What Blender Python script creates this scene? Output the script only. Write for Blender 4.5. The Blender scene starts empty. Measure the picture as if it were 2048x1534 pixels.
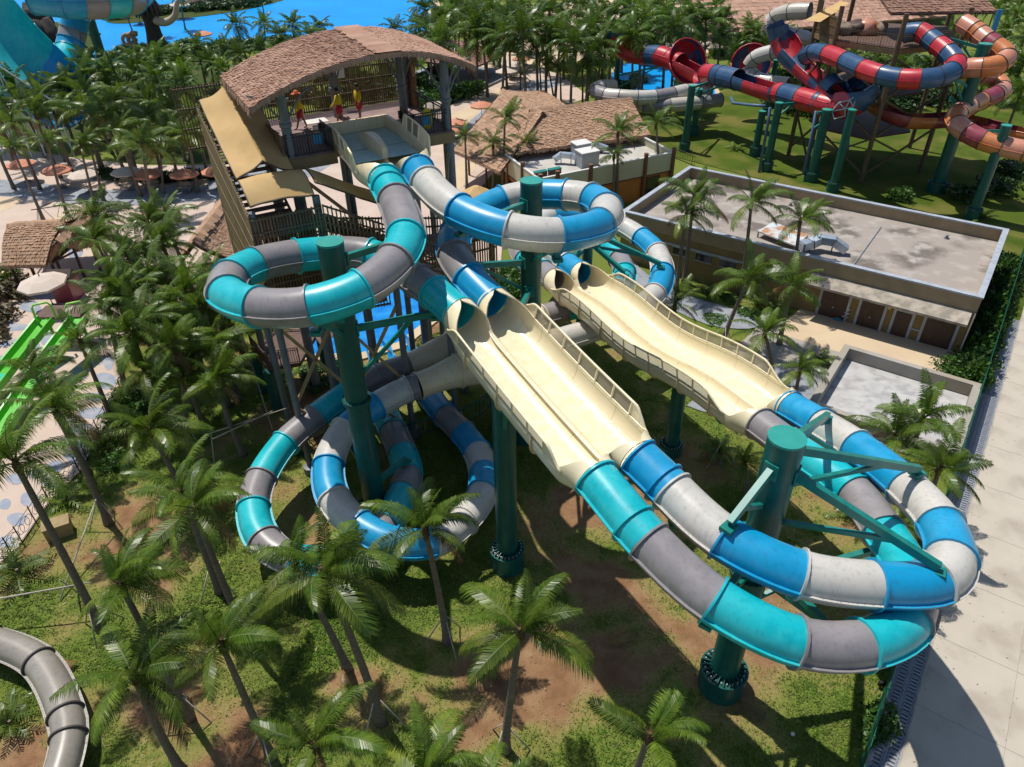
import bpy, math, random
import numpy as np
from mathutils import Vector as V, Matrix, noise
random.seed(7); NP = np.random.default_rng(7)
SC = bpy.context.scene; COL = SC.collection
R_ = math.radians
# ---------------------------------------------------------------- camera, sky, sun, exposure
F, TH, RO, HC = 1440.0, R_(35.5), R_(.88), 29.0          # focal in px of the 2048 px frame, pitch, roll, camera height
_s, _c = math.sin(TH), math.cos(TH)
FW = V((0, _c, -_s)); _R0 = V((1, 0, 0)); _D0 = V((0, -_s, -_c))
RT = math.cos(RO)*_R0+math.sin(RO)*_D0; DN = -math.sin(RO)*_R0+math.cos(RO)*_D0
CP = V((0, 0, HC))
cam = bpy.data.cameras.new('camera'); camo = bpy.data.objects.new('camera', cam); COL.objects.link(camo)
cam.sensor_width = 36; cam.lens = F/2048*36; cam.clip_end = 3000; cam.clip_start = .5
camo.matrix_world = Matrix.Translation(CP) @ Matrix((RT, -DN, -FW)).transposed().to_4x4()
SC.camera = camo
SUN_EL, SUN_AZ = R_(66), R_(-45)       # azimuth measured from +Y towards +X
world = bpy.data.worlds.new('World'); SC.world = world; world.use_nodes = True
_nt = world.node_tree; _bg = _nt.nodes['Background']
_sk = _nt.nodes.new('ShaderNodeTexSky'); _sk.sky_type = 'NISHITA'; _sk.sun_disc = False
_sk.sun_elevation = SUN_EL; _sk.sun_rotation = SUN_AZ; _sk.dust_density = .6; _sk.ozone_density = 1.2
_nt.links.new(_sk.outputs[0], _bg.inputs[0]); _bg.inputs[1].default_value = .10
sl = bpy.data.lights.new('sun', 'SUN'); so = bpy.data.objects.new('sun', sl); COL.objects.link(so)
sl.energy = 4.4; sl.angle = R_(.53); sl.color = (1, .955, .88)
_sd = V((math.sin(SUN_AZ)*math.cos(SUN_EL), math.cos(SUN_AZ)*math.cos(SUN_EL), math.sin(SUN_EL)))
so.rotation_euler = _sd.to_track_quat('Z', 'Y').to_euler(); so.location = (0, 0, 60)
SC.view_settings.view_transform = 'Standard'; SC.view_settings.look = 'None'
SC.view_settings.exposure = .05; SC.view_settings.gamma = 1; SC.view_settings.use_curve_mapping = False
SC.render.engine = 'CYCLES'; SC.cycles.use_denoising = True
SC.cycles.max_bounces = 4; SC.cycles.diffuse_bounces = 3; SC.cycles.glossy_bounces = 2; SC.cycles.transparent_max_bounces = 12; SC.cycles.caustics_reflective = False; SC.cycles.caustics_refractive = False

# ---------------------------------------------------------------- survey helpers
def ray(x, y): return FW+(x-1024)/F*RT+(y-767)/F*DN
def at(x, y, h=0.0):                       # survey mark of the photograph -> point of the site at height h
    r = ray(x, y); return CP+r*((h-HC)/r.z)
def above(x, y, b):                        # point on the sight line standing over ground point b
    r = ray(x, y); return CP+r*(b.y/r.y)
def poly(pts, h=0): return [at(x, y, h) for x, y in pts]
def inside(x, y, P):                       # numpy point in polygon
    r = np.zeros(np.shape(x), bool); n = len(P)
    for i in range(n):
        x0, y0 = P[i][0], P[i][1]; x1, y1 = P[i-1][0], P[i-1][1]
        if y0 == y1: continue
        r ^= ((y0 > y) != (y1 > y)) & (x < (x1-x0)*(y-y0)/(y1-y0)+x0)
    return r
# ---------------------------------------------------------------- materials
def node(nt, t, **k):
    n = nt.nodes.new(t)
    for a, v in k.items(): setattr(n, a, v)
    return n
MATS = {}
def mat(name, col, rough=.6, col2=None, vs=2.0, lo=.35, hi=.65, bump=0, bs=30, metal=0, spec=.5, island=0, coat=0, stretch=None, detail=5, trans=0, col3=None, vs3=.4, alpha=1, streak=0):
    m = bpy.data.materials.new(name); m.use_nodes = True; nt = m.node_tree; L = nt.links.new
    b = nt.nodes['Principled BSDF']; b.inputs['Roughness'].default_value = rough; b.inputs['Metallic'].default_value = metal
    b.inputs['Specular IOR Level'].default_value = spec; b.inputs['Coat Weight'].default_value = coat; b.inputs['Coat Roughness'].default_value = .10
    tc = node(nt, 'ShaderNodeTexCoord'); src = tc.outputs['Object']
    if stretch:
        mp = node(nt, 'ShaderNodeMapping'); mp.inputs['Scale'].default_value = stretch; L(src, mp.inputs[0]); src = mp.outputs[0]
    out = None
    def rgb(c): n = node(nt, 'ShaderNodeRGB'); n.outputs[0].default_value = (*c, 1); return n.outputs[0]
    def mix(f, a, c, bl='MIX'):
        n = node(nt, 'ShaderNodeMix', data_type='RGBA', blend_type=bl)
        if isinstance(f, float): n.inputs[0].default_value = f
        else: L(f, n.inputs[0])
        L(a, n.inputs[6]); L(c, n.inputs[7]); return n.outputs[2]
    def nz(s, lo, hi, d=5):
        n = node(nt, 'ShaderNodeTexNoise'); n.inputs['Scale'].default_value = s; n.inputs['Detail'].default_value = d; L(src, n.inputs[0])
        r = node(nt, 'ShaderNodeMapRange'); r.inputs[1].default_value = lo; r.inputs[2].default_value = hi; L(n.outputs[0], r.inputs[0]); return r.outputs[0]
    out = rgb(col)
    if col2: out = mix(nz(vs, lo, hi, detail), out, rgb(col2))
    if col3: out = mix(nz(vs3, .5, .66, 4), out, rgb(col3))
    if streak:
        mp = node(nt, 'ShaderNodeMapping'); mp.inputs['Scale'].default_value = (5, 5, .55); L(tc.outputs['Object'], mp.inputs[0]); n = node(nt, 'ShaderNodeTexNoise'); n.inputs['Scale'].default_value = 1.3; n.inputs['Detail'].default_value = 6; L(mp.outputs[0], n.inputs[0]); r = node(nt, 'ShaderNodeMapRange'); r.inputs[1].default_value = .52; r.inputs[2].default_value = .78; r.inputs[4].default_value = streak; L(n.outputs[0], r.inputs[0])
        out = mix(r.outputs[0], out, rgb(tuple(x*.45+.02 for x in col)))
    if island:
        g = node(nt, 'ShaderNodeNewGeometry'); r = node(nt, 'ShaderNodeMapRange')
        r.inputs[3].default_value = 1-island; r.inputs[4].default_value = 1+island*.8; L(g.outputs['Random Per Island'], r.inputs[0])
        cc = node(nt, 'ShaderNodeCombineColor')
        for i in range(3): L(r.outputs[0], cc.inputs[i])
        out = mix(1.0, out, cc.outputs[0], 'MULTIPLY')
    L(out, b.inputs['Base Color'])
    if bump:
        n = node(nt, 'ShaderNodeTexNoise'); n.inputs['Scale'].default_value = bs; n.inputs['Detail'].default_value = 4; L(src, n.inputs[0])
        bp = node(nt, 'ShaderNodeBump'); bp.inputs['Strength'].default_value = bump; bp.inputs['Distance'].default_value = .05
        L(n.outputs[0], bp.inputs['Height']); L(bp.outputs[0], b.inputs['Normal'])
    o = nt.nodes['Material Output']
    if trans:
        t = node(nt, 'ShaderNodeBsdfTranslucent'); L(out, t.inputs[0]); ms = node(nt, 'ShaderNodeMixShader'); ms.inputs[0].default_value = trans
        L(b.outputs[0], ms.inputs[1]); L(t.outputs[0], ms.inputs[2]); L(ms.outputs[0], o.inputs[0])
    if alpha < 1:
        t = node(nt, 'ShaderNodeBsdfTransparent'); ms = node(nt, 'ShaderNodeMixShader'); ms.inputs[0].default_value = alpha
        L(t.outputs[0], ms.inputs[1]); L(b.outputs[0], ms.inputs[2]); L(ms.outputs[0], o.inputs[0])
    MATS[name] = m; return m
def gel(name, c, c2, sp=.5): return mat(name, c, .36, c2, .7, .4, .75, bump=.03, bs=6, spec=sp, coat=.15, col3=tuple(x*.94 for x in c), vs3=1.3, streak=.45)
gel('teal', (.0, .44, .50), (.04, .52, .56)); gel('blue', (.003, .285, .54), (.03, .35, .60)); gel('gray', (.25, .23, .235), (.31, .285, .285))
gel('white', (.55, .525, .475), (.60, .57, .515)); gel('cream', (.80, .69, .455), (.83, .73, .51)); gel('tub', (.95, .77, .48), (.96, .80, .54))
gel('aqua', (.0, .26, .62), (.0, .34, .68)); gel('red', (.48, .02, .035), (.55, .05, .06)); gel('navy', (.025, .075, .17), (.05, .12, .23))
gel('orange', (.56, .18, .055), (.6, .24, .1)); gel('salmon', (.58, .24, .15), (.62, .31, .22)); gel('maroon', (.25, .03, .05), (.34, .08, .1)); gel('lime', (.09, .48, .02), (.13, .55, .04)); gel('mint', (.0, .5, .28), (.05, .56, .34))
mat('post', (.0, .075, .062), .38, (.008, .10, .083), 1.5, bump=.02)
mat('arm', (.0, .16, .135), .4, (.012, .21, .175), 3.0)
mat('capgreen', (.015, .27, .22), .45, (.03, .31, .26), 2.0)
mat('steel', (.62, .62, .6), .35, metal=.9); mat('dark', (.012, .012, .013), .5); mat('steelgray', (.12, .13, .145), .5, (.16, .17, .18), 2)
mat('rustbolt', (.5, .5, .48), .4, metal=.6); mat('flangedark', (.07, .06, .055), .6); mat('rust', (.42, .36, .26), .7, (.24, .14, .07), 3)
mat('meshpanel', (.40, .35, .26), .6, alpha=.66)
mat('deck', (.20, .13, .12), .7, (.27, .18, .165), 1.3, bump=.2, bs=12); mat('deckwood', (.085, .045, .03), .7, (.13, .07, .045), 2, stretch=(1, 1, 6))
mat('bamboo', (.15, .08, .028), .6, (.21, .125, .05), 4, island=.45); mat('bambooframe', (.10, .065, .035), .6, (.15, .1, .055), 3)
mat('bamboolight', (.30, .19, .08), .6, (.36, .25, .12), 4, island=.35)
mat('thatch', (.42, .265, .18), .9, (.33, .18, .12), 1.2, island=.4, bump=.4, bs=26); mat('thatchpink', (.45, .27, .19), .9, (.35, .19, .125), .9, island=.17, bump=.5, bs=30)
mat('thatchtan', (.46, .29, .185), .9, (.36, .21, .125), 1.0, island=.2, bump=.4, bs=26)
mat('canvas', (.50, .315, .115), .75, (.55, .36, .145), 1.2, bump=.12, bs=3)
mat('trunk', (.13, .10, .075), .9, (.21, .175, .14), 5, bump=.6, bs=14, stretch=(1, 1, 3)); mat('fibre', (.10, .055, .025), .95, (.17, .1, .05), 8, island=.3)
mat('prop', (.48, .44, .37), .8, (.36, .32, .26), 4)
mat('concrete', (.37, .34, .295), .85, (.29, .27, .24), .5, bump=.15, bs=14, col3=(.32, .27, .2), vs3=.25)
mat('roofconc', (.33, .285, .245), .9, (.155, .13, .11), .23, .5, .6, bump=.25, bs=9, col3=(.385, .345, .305), vs3=.9, detail=10, streak=0)
mat('kerb', (.42, .38, .32), .85, (.3, .27, .23), 2); mat('coping', (.40, .44, .49), .7, (.31, .34, .38), 1.5, streak=.5)
mat('ochre', (.25, .17, .065), .85, (.21, .14, .055), 1.0); mat('tanwall', (.33, .25, .15), .85, (.28, .21, .12), 1.2); mat('orangewall', (.50, .20, .045), .85, (.44, .17, .04), .8); mat('palewall', (.55, .52, .36), .8, (.5, .47, .32), .8)
mat('brown', (.07, .038, .026), .6, (.05, .026, .018), 3); mat('glassdark', (.02, .022, .024), .15)
mat('sheet', (.55, .60, .60), .5, (.62, .66, .66), 1.0, col3=(.45, .22, .1), vs3=1.1); mat('galv', (.50, .56, .62), .35, (.42, .5, .58), 2, metal=.55)
mat('umborange', (.60, .25, .15), .75, (.55, .21, .12), 1); mat('umbwhite', (.62, .52, .44), .75, (.56, .46, .38), 1)
mat('pavepink', (.50, .385, .31), .85, (.56, .44, .36), .5, bump=.05, bs=20); mat('pavesand', (.60, .47, .31), .85, (.54, .41, .27), .4); mat('pavegray', (.24, .26, .29), .8, (.30, .32, .345), .9, col3=(.2, .21, .24), vs3=2)
mat('patch', (.29, .32, .385), .8, (.24, .27, .34), 1.5, col3=(.36, .36, .38), vs3=1.2); mat('sand', (.60, .47, .32), .9, (.54, .4, .27), .3)
mat('lounger', (.42, .33, .25), .7, (.36, .28, .2), 2)
def watermat(name, c, c2, bs, st=.25, vs=.15, ro=.12):
    m = mat(name, c, ro, c2, vs, .3, .7, bump=st, bs=bs, spec=.12); return m
watermat('lagoon', (.0, .25, .66), (.0, .31, .72), 1.2, .25, .08, .45); watermat('pool', (.005, .16, .56), (.03, .30, .68), 3.0, .6, .9); watermat('tubwater', (.46, .66, .62), (.34, .56, .56), 5.0, .6, 1.2)
mat('leafyshrub', (.045, .12, .012), .5, (.07, .16, .02), 2, island=.45, trans=.25); mat('darkshrub', (.02, .06, .01), .5, (.035, .085, .016), 2, island=.4, trans=.2)
mat('yellowplant', (.17, .21, .02), .5, (.10, .17, .02), 2, island=.4, trans=.3); mat('redplant', (.12, .06, .02), .6, (.06, .08, .02), 3, island=.4)
mat('skin', (.28, .14, .08), .6); mat('shirtyellow', (.72, .52, .02), .7, (.65, .45, .015), 8); mat('shortred', (.42, .015, .02), .7); mat('hat', (.62, .14, .06), .8); mat('hair', (.012, .01, .009), .6)
mat('signblue', (.02, .22, .42), .5); mat('signyellow', (.75, .55, .02), .5); mat('paintwhite', (.72, .70, .66), .5, (.66, .64, .6), 2); mat('fencegreen', (.0, .10, .05), .5); mat('rock', (.3, .23, .17), .9, (.2, .15, .11), 1.5, bump=.5, bs=4)
mat('netgreen', (.0, .075, .045), .6, alpha=.72); mat('roadmat', (.50, .445, .365), .85, (.44, .39, .32), .45, bump=.15, bs=25, col3=(.38, .33, .265), vs3=.5, detail=12); mat('drain', (.30, .32, .36), .6, (.25, .27, .31), 3); mat('jointdark', (.16, .14, .12), .9)
mat('cargowood', (.34, .25, .12), .8, (.28, .2, .09), 3)
# ---------------------------------------------------------------- mesh helpers
class MB:
    def __init__(s): s.v = []; s.f = []; s.m = []
    def add(s, vs, fs, mi=0):
        o = len(s.v); s.v += [tuple(p) for p in vs]; s.f += [tuple(i+o for i in q) for q in fs]; s.m += [mi]*len(fs); return s
    def box(s, c, d, M=None, mi=0):
        x, y, z = (k/2 for k in d); P = [V((a*x, b*y, e*z)) for a in (-1, 1) for b in (-1, 1) for e in (-1, 1)]
        if M is not None: P = [M @ p for p in P]
        c = V(c); return s.add([p+c for p in P], [(0, 1, 3, 2), (4, 6, 7, 5), (0, 4, 5, 1), (2, 3, 7, 6), (0, 2, 6, 4), (1, 5, 7, 3)], mi)
    def beam(s, p, q, w, h=None, mi=0):
        p, q = V(p), V(q); t = (q-p); l = t.length
        if l < 1e-6: return s
        t /= l; u = V((0, 0, 1)) if abs(t.z) < .95 else V((1, 0, 0)); a = t.cross(u).normalized(); b = a.cross(t)
        return s.box((p+q)/2, (l, w, h or w), Matrix((t, a, b)).transposed(), mi)
    def tube(s, pts, r, n=8, caps=True, mi=0):
        pts = [V(p) for p in pts]; k = len(pts); rs = r if hasattr(r, '__len__') else [r]*k; vs = []; fs = []; a = None
        for i, p in enumerate(pts):
            t = (pts[min(i+1, k-1)]-pts[max(i-1, 0)]).normalized()
            if a is None:
                u = V((0, 0, 1)) if abs(t.z) < .9 else V((1, 0, 0)); a = t.cross(u).normalized()
            a = (a-t*a.dot(t)).normalized(); b = t.cross(a)
            vs += [p+(a*math.cos(6.28318*j/n)+b*math.sin(6.28318*j/n))*rs[i] for j in range(n)]
        for i in range(k-1):
            for j in range(n): fs.append((i*n+j, i*n+(j+1) % n, (i+1)*n+(j+1) % n, (i+1)*n+j))
        if caps: fs += [tuple(range(n))[::-1], tuple((k-1)*n+j for j in range(n))]
        return s.add(vs, fs, mi)
    def cyl(s, p, q, r0, r1=None, n=12, mi=0): return s.tube([p, q], [r0, r0 if r1 is None else r1], n, True, mi)
    def lathe(s, c, prof, n=16, mi=0):      # prof: (r, z) pairs
        c = V(c); vs = []; fs = []; k = len(prof)
        for r, z in prof: vs += [c+V((r*math.cos(6.28318*j/n), r*math.sin(6.28318*j/n), z)) for j in range(n)]
        for i in range(k-1):
            for j in range(n): fs.append((i*n+j, i*n+(j+1) % n, (i+1)*n+(j+1) % n, (i+1)*n+j))
        fs += [tuple(range(n))[::-1], tuple((k-1)*n+j for j in range(n))]
        return s.add(vs, fs, mi)
    def prism(s, P, z0, z1, mi=0):
        n = len(P); ar = sum(P[i][0]*P[(i+1) % n][1]-P[(i+1) % n][0]*P[i][1] for i in range(n))
        P = list(P) if ar > 0 else list(P)[::-1]
        return s.add([(p[0], p[1], z0) for p in P]+[(p[0], p[1], z1) for p in P], [tuple(range(n))[::-1], tuple(range(n, 2*n))]+[(i, (i+1) % n, n+(i+1) % n, n+i) for i in range(n)], mi)
    def quad(s, *p, mi=0): return s.add(p, [tuple(range(len(p)))], mi)
    def sheet(s, P, mi=0): return s.add(P, [tuple(range(len(P)))], mi)
    def grid(s, rows, mi=0, closed=False):   # rows of equal length
        n = len(rows[0]); vs = [p for r in rows for p in r]; fs = []
        for i in range(len(rows)-1):
            for j in range(n if closed else n-1): fs.append((i*n+j, i*n+(j+1) % n, (i+1)*n+(j+1) % n, (i+1)*n+j))
        return s.add(vs, fs, mi)
    def data(s, name, ms, smooth=False):
        me = bpy.data.meshes.new(name); me.from_pydata(s.v, [], s.f); ms = ms if isinstance(ms, (list, tuple)) else [ms]
        for m in ms: me.materials.append(MATS[m] if isinstance(m, str) else m)
        if any(s.m): me.polygons.foreach_set('material_index', s.m)
        if smooth:
            me.shade_smooth() if smooth is True else me.shade_smooth()
            if smooth is not True: me.set_sharp_from_angle(angle=R_(smooth))
        me.update(); return me
    def build(s, name, ms, parent=None, smooth=False, local=False, **k):
        return link(name, s.data(name, ms, smooth), parent, local, **k)
def link(name, me, parent=None, local=False, **k):
    o = bpy.data.objects.new(name, me); COL.objects.link(o)
    if parent is not None:
        o.parent = parent
        if not local:
            p = parent; off = V((0, 0, 0))
            while p is not None: off += p.location; p = p.parent
            o.location = -off
    for a, b in k.items(): o[a] = b
    return o
def thing(name, label, cat, loc=(0, 0, 0), group=None, rz=0):
    o = bpy.data.objects.new(name, None); COL.objects.link(o); o.location = loc; o.rotation_euler = (0, 0, rz); o['label'] = label; o['category'] = cat
    if group: o['group'] = group
    return o
def tag(o, label, cat, group=None):
    o['label'] = label; o['category'] = cat
    if group: o['group'] = group
    return o
def copy_tree(o, parent=None):
    c = o.copy(); COL.objects.link(c); c.parent = parent
    for ch in list(o.children): copy_tree(ch, c)
    return c
def spline(P, step=.35):                    # centripetal-ish Catmull-Rom through P; returns points and the index of each control point
    P = [V(p) for p in P]; out = []; idx = []
    for i in range(len(P)-1):
        p0 = P[i-1] if i else P[0]*2-P[1]; p1, p2 = P[i], P[i+1]; p3 = P[i+2] if i+2 < len(P) else P[-1]*2-P[-2]
        d0, d1, d2 = (max((b-a).length, 1e-4)**.5 for a, b in ((p0, p1), (p1, p2), (p2, p3)))
        m1 = (p1-p0)/d0-(p2-p0)/(d0+d1)+(p2-p1)/d1; m2 = (p2-p1)/d1-(p3-p1)/(d1+d2)+(p3-p2)/d2; m1 *= d1; m2 *= d1
        n = max(2, int((p2-p1).length/step)); idx.append(len(out))
        for k in range(n):
            t = k/n; out.append(p1*(2*t**3-3*t*t+1)+m1*(t**3-2*t*t+t)+p2*(-2*t**3+3*t*t)+m2*(t**3-t*t))
    idx.append(len(out)); out.append(P[-1]); return out, idx
def frames(P):
    n = len(P); o = []
    for i, p in enumerate(P):
        t = (P[min(i+1, n-1)]-P[max(i-1, 0)]).normalized(); s = t.cross(V((0, 0, 1))).normalized(); o.append((p, t, s, s.cross(t)))
    return o
# ================================================================ the setting: ground, paving, water, road
Q0 = V((14.99, 14.2, 0)); E1 = V((.5878, .8090, 0)); E2 = V((.8090, -.5878, 0))     # road axes: along, across
def site(e, s, z=0): return Q0+E1*e+E2*s+V((0, 0, z))
PAVE = poly([(-400, 1150), (0, 1130), (45, 1085), (100, 1005), (160, 945), (200, 870), (245, 790), (240, 720), (300, 640), (420, 590), (560, 600), (600, 712), (640, 716), (730, 716), (800, 690), (862, 655), (905, 590), (1000, 560), (1010, 400), (950, 392), (1000, 330), (1120, 215), (1180, 195), (1120, 150), (1000, 112), (950, 165), (900, 215), (800, 245), (650, 275), (500, 320), (440, 330), (300, 332), (170, 320), (0, 292), (-400, 300)])
SPLASH = poly([(585, 712), (605, 640), (640, 585), (815, 572), (858, 640), (795, 688), (720, 709)])
LAGOON = poly([(120, 160), (230, 128), (330, 104), (440, 90), (560, 84), (700, 82), (850, 76), (872, 30), (860, -30), (700, -60), (-150, -60), (-250, 40)])
RPOOL = poly([(1215, 150), (1260, 122), (1320, 125), (1400, 150), (1440, 190), (1400, 216), (1300, 224), (1240, 200)])
SAND = poly([(880, 150), (960, 62), (1100, 0), (1480, -10), (1470, 100), (1330, 118), (1200, 112), (1080, 140)])
LAWN = poly([(1150, 260), (1200, 205), (1330, 235), (1500, 160), (1750, 130), (2300, 200), (2300, 480), (2030, 700), (1990, 480), (1390, 325), (1340, 312), (1280, 300)])
ROADP = [site(-30, -1.05), site(90, -1.05), site(90, 40), site(-30, 40)]
YARD = [site(20, -17), site(29.2, -16.4), site(31.2, -15), site(34, -14.4), site(34, -2.8), site(20, -1.2)]
def fbm(x, y, s): return noise.fractal(V((x*s, y*s, .3)), 1, 2, 5)
DIRT = [(*at(px, py)[:2], r, a) for px, py, r, a in [(1200, 1010, 1.9, .9), (1110, 1350, 1.8, 1.0), (1230, 1330, 1.5, .95), (1000, 1390, 1.3, .6), (1150, 1150, 1.6, .8), (1270, 1180, 1.6, .5), (1440, 1290, 2.0, .45), (1400, 900, 1.6, .55),
        (300, 1190, 1.6, .7), (330, 1400, 1.5, .75), (480, 1440, 1.3, .55), (590, 1320, 1.2, .45), (700, 1340, 1.0, .4), (620, 780, 1.6, .9), (600, 860, 1.4, .5), (130, 1280, 1.6, .45), (60, 1500, 1.4, .6), (700, 1480, 1.2, .5), (940, 1480, 1.2, .5), (1560, 1330, 1.5, .45), (1300, 820, 1.6, .5)]]
LUSH = [(*at(px, py)[:2], r, a) for px, py, r, a in [(560, 1180, 2.2, .8), (780, 1200, 2.2, .9), (480, 1130, 1.6, .6), (900, 1160, 1.5, .7), (700, 1250, 1.5, .6), (1680, 1420, 2.0, .6), (860, 950, 3.0, .7), (1420, 880, 1.2, .6), (470, 1380, 1.2, .5), (40, 1210, 1.6, .6), (1740, 1000, 2.5, .6), (1540, 1010, 2, .6), (640, 1230, 2.6, .6), (520, 1260, 2, .4), (880, 1230, 2.2, .5), (560, 900, 2.5, .5), (330, 900, 3, .7), (1400, 640, 4, .8), (1000, 900, 4, .6), (100, 1200, 2.5, .4)]]
def grassf(x, y):
    g = .60+.85*fbm(x, y, .22)+.4*fbm(x+31, y, .9)
    for cx, cy, r, a in DIRT:
        d = ((x-cx)**2+(y-cy)**2)/(r*r)
        if d < 6: g -= a*math.exp(-d)*1.1
    for cx, cy, r, a in LUSH:
        d = ((x-cx)**2+(y-cy)**2)/(r*r)
        if d < 6: g += a*math.exp(-d)*.8
    return g
def axis(dense0, dense1, st, out):
    a = list(np.arange(dense0, dense1, st)); lo = [dense0-k for k in out[::-1]]; hi = [dense1+k for k in out]; return lo+a+hi
gx = axis(-28, 20, .4, [2, 5, 9, 14, 20, 28, 40, 60, 90, 140, 220, 400, 900]); gy = axis(9, 50, .4, [1.5, 3.5, 6, 9, 13, 18, 24, 32, 45, 60, 80, 110, 150, 200, 300, 500, 900])
gy = [y for y in gy if y > -60]
nx, ny = len(gx), len(gy); vs = []; ga = []
XX, YY = np.meshgrid(gx, gy); lawnmask = inside(XX, YY, LAWN)
for j, y in enumerate(gy):
    for i, x in enumerate(gx):
        near = -30 < x < 22 and 8 < y < 52
        vs.append((x, y, .05*fbm(x, y, .3) if near else 0)); ga.append(grassf(x, y) if near else .75)
fs = [(j*nx+i, j*nx+i+1, (j+1)*nx+i+1, (j+1)*nx+i) for j in range(ny-1) for i in range(nx-1)]
gm = bpy.data.meshes.new('ground'); gm.from_pydata(vs, [], fs); gm.shade_smooth()
at_ = gm.attributes.new('grass', 'FLOAT', 'POINT'); at_.data.foreach_set('value', ga)
def groundmat():
    m = bpy.data.materials.new('turf'); m.use_nodes = True; nt = m.node_tree; L = nt.links.new; b = nt.nodes['Principled BSDF']; b.inputs['Roughness'].default_value = .95; b.inputs['Specular IOR Level'].default_value = .15
    tc = node(nt, 'ShaderNodeTexCoord'); a = node(nt, 'ShaderNodeAttribute', attribute_name='grass')
    def nz(s, d=5): n = node(nt, 'ShaderNodeTexNoise'); n.inputs['Scale'].default_value = s; n.inputs['Detail'].default_value = d; n.inputs['Roughness'].default_value = .65; L(tc.outputs['Object'], n.inputs[0]); return n.outputs[0]
    def ramp(f, st):
        r = node(nt, 'ShaderNodeValToRGB'); e = r.color_ramp.elements; e[0].position, e[0].color = st[0][0], (*st[0][1], 1); e[1].position, e[1].color = st[-1][0], (*st[-1][1], 1)
        for p, c in st[1:-1]: k = e.new(p); k.color = (*c, 1)
        L(f, r.inputs[0]); return r.outputs[0]
    dirt = ramp(nz(.8), [(.3, (.20, .10, .05)), (.5, (.28, .155, .08)), (.7, (.36, .23, .125))])
    dry = ramp(nz(7), [(.3, (.19, .18, .04)), (.55, (.29, .25, .085)), (.7, (.39, .32, .15))])
    green = ramp(nz(9), [(.3, (.07, .12, .014)), (.5, (.13, .185, .028)), (.72, (.22, .265, .055))])
    ad = node(nt, 'ShaderNodeMath', operation='ADD'); mu = node(nt, 'ShaderNodeMath', operation='MULTIPLY_ADD'); L(nz(14, 6), mu.inputs[0]); mu.inputs[1].default_value = 1.5; mu.inputs[2].default_value = -.75; L(a.outputs['Fac'], ad.inputs[0]); L(mu.outputs[0], ad.inputs[1])
    def mr(f, lo, hi): r = node(nt, 'ShaderNodeMapRange'); r.inputs[1].default_value = lo; r.inputs[2].default_value = hi; L(f, r.inputs[0]); return r.outputs[0]
    def mix(f, x, y): n = node(nt, 'ShaderNodeMix', data_type='RGBA'); L(f, n.inputs[0]); L(x, n.inputs[6]); L(y, n.inputs[7]); return n.outputs[2]
    c = mix(mr(ad.outputs[0], .1, .42), dirt, dry); c = mix(mr(ad.outputs[0], .42, .8), c, green); L(c, b.inputs['Base Color'])
    bp = node(nt, 'ShaderNodeBump'); bp.inputs['Strength'].default_value = .8; bp.inputs['Distance'].default_value = .08; L(nz(22, 4), bp.inputs['Height']); L(bp.outputs[0], b.inputs['Normal']); return m
gm.materials.append(groundmat()); go = link('ground', gm); go['kind'] = 'structure'
mat('lawnmat', (.085, .12, .014), .95, (.055, .09, .01), .35, .35, .65, bump=.5, bs=30, col3=(.15, .14, .035), vs3=.18, spec=.1)
mat('gardenmat', (.035, .07, .012), .95, (.08, .085, .03), .6, .35, .65, bump=.6, bs=16, spec=.1)
def sheet(name, P, z, m, **k):
    o = MB().sheet([(p[0], p[1], z) for p in P]).build(name, m); o['kind'] = 'structure'
    for a, b in k.items(): o[a] = b
    return o
def blob(P, n=4):                           # round off a polygon (Chaikin)
    P = [V((p[0], p[1], 0)) for p in P]
    for _ in range(n-1):
        q = []
        for i in range(len(P)): a, b = P[i], P[(i+1) % len(P)]; q += [a*.75+b*.25, a*.25+b*.75]
        P = q
    return P
sheet('pavement', PAVE, .07, 'pavepink'); sheet('lawn', LAWN, .06, 'lawnmat'); sheet('sand_beach', blob(SAND), .06, 'sand')
sheet('garden_soil', blob(poly([(-300, 110), (60, 130), (300, 105), (430, 112), (455, 250), (440, 325), (300, 330), (235, 322), (225, 285), (120, 275), (-300, 292)]), 3), .075, 'gardenmat')
sheet('path', blob(poly([(-200, 352), (60, 362), (130, 376), (250, 384), (340, 374), (470, 345), (620, 300), (690, 320), (560, 385), (450, 398), (340, 411), (200, 414), (90, 402), (0, 392), (-200, 390)]), 3), .078, 'pavegray')
sheet('path', blob(poly([(890, 292), (950, 232), (1010, 192), (1050, 166), (1090, 158), (1140, 168), (1050, 188), (1000, 232), (960, 282), (925, 305)]), 2), .078, 'pavegray')
sheet('path', poly([(1352, 62), (1374, 20), (1420, 20), (1402, 62)]), .078, 'pavegray')
for P in ([(-30, 398), (36, 396), (45, 404), (18, 420), (-30, 432)], [(72, 448), (120, 432), (175, 412), (190, 416), (150, 440), (78, 456)], [(868, 245), (960, 205), (1010, 168), (1020, 172), (950, 228), (890, 290), (860, 292)], [(880, 400), (905, 330), (950, 300), (960, 320), (920, 385)]):
    sheet('paving_patch', blob(poly(P), 3), .079, 'pavesand')
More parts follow.
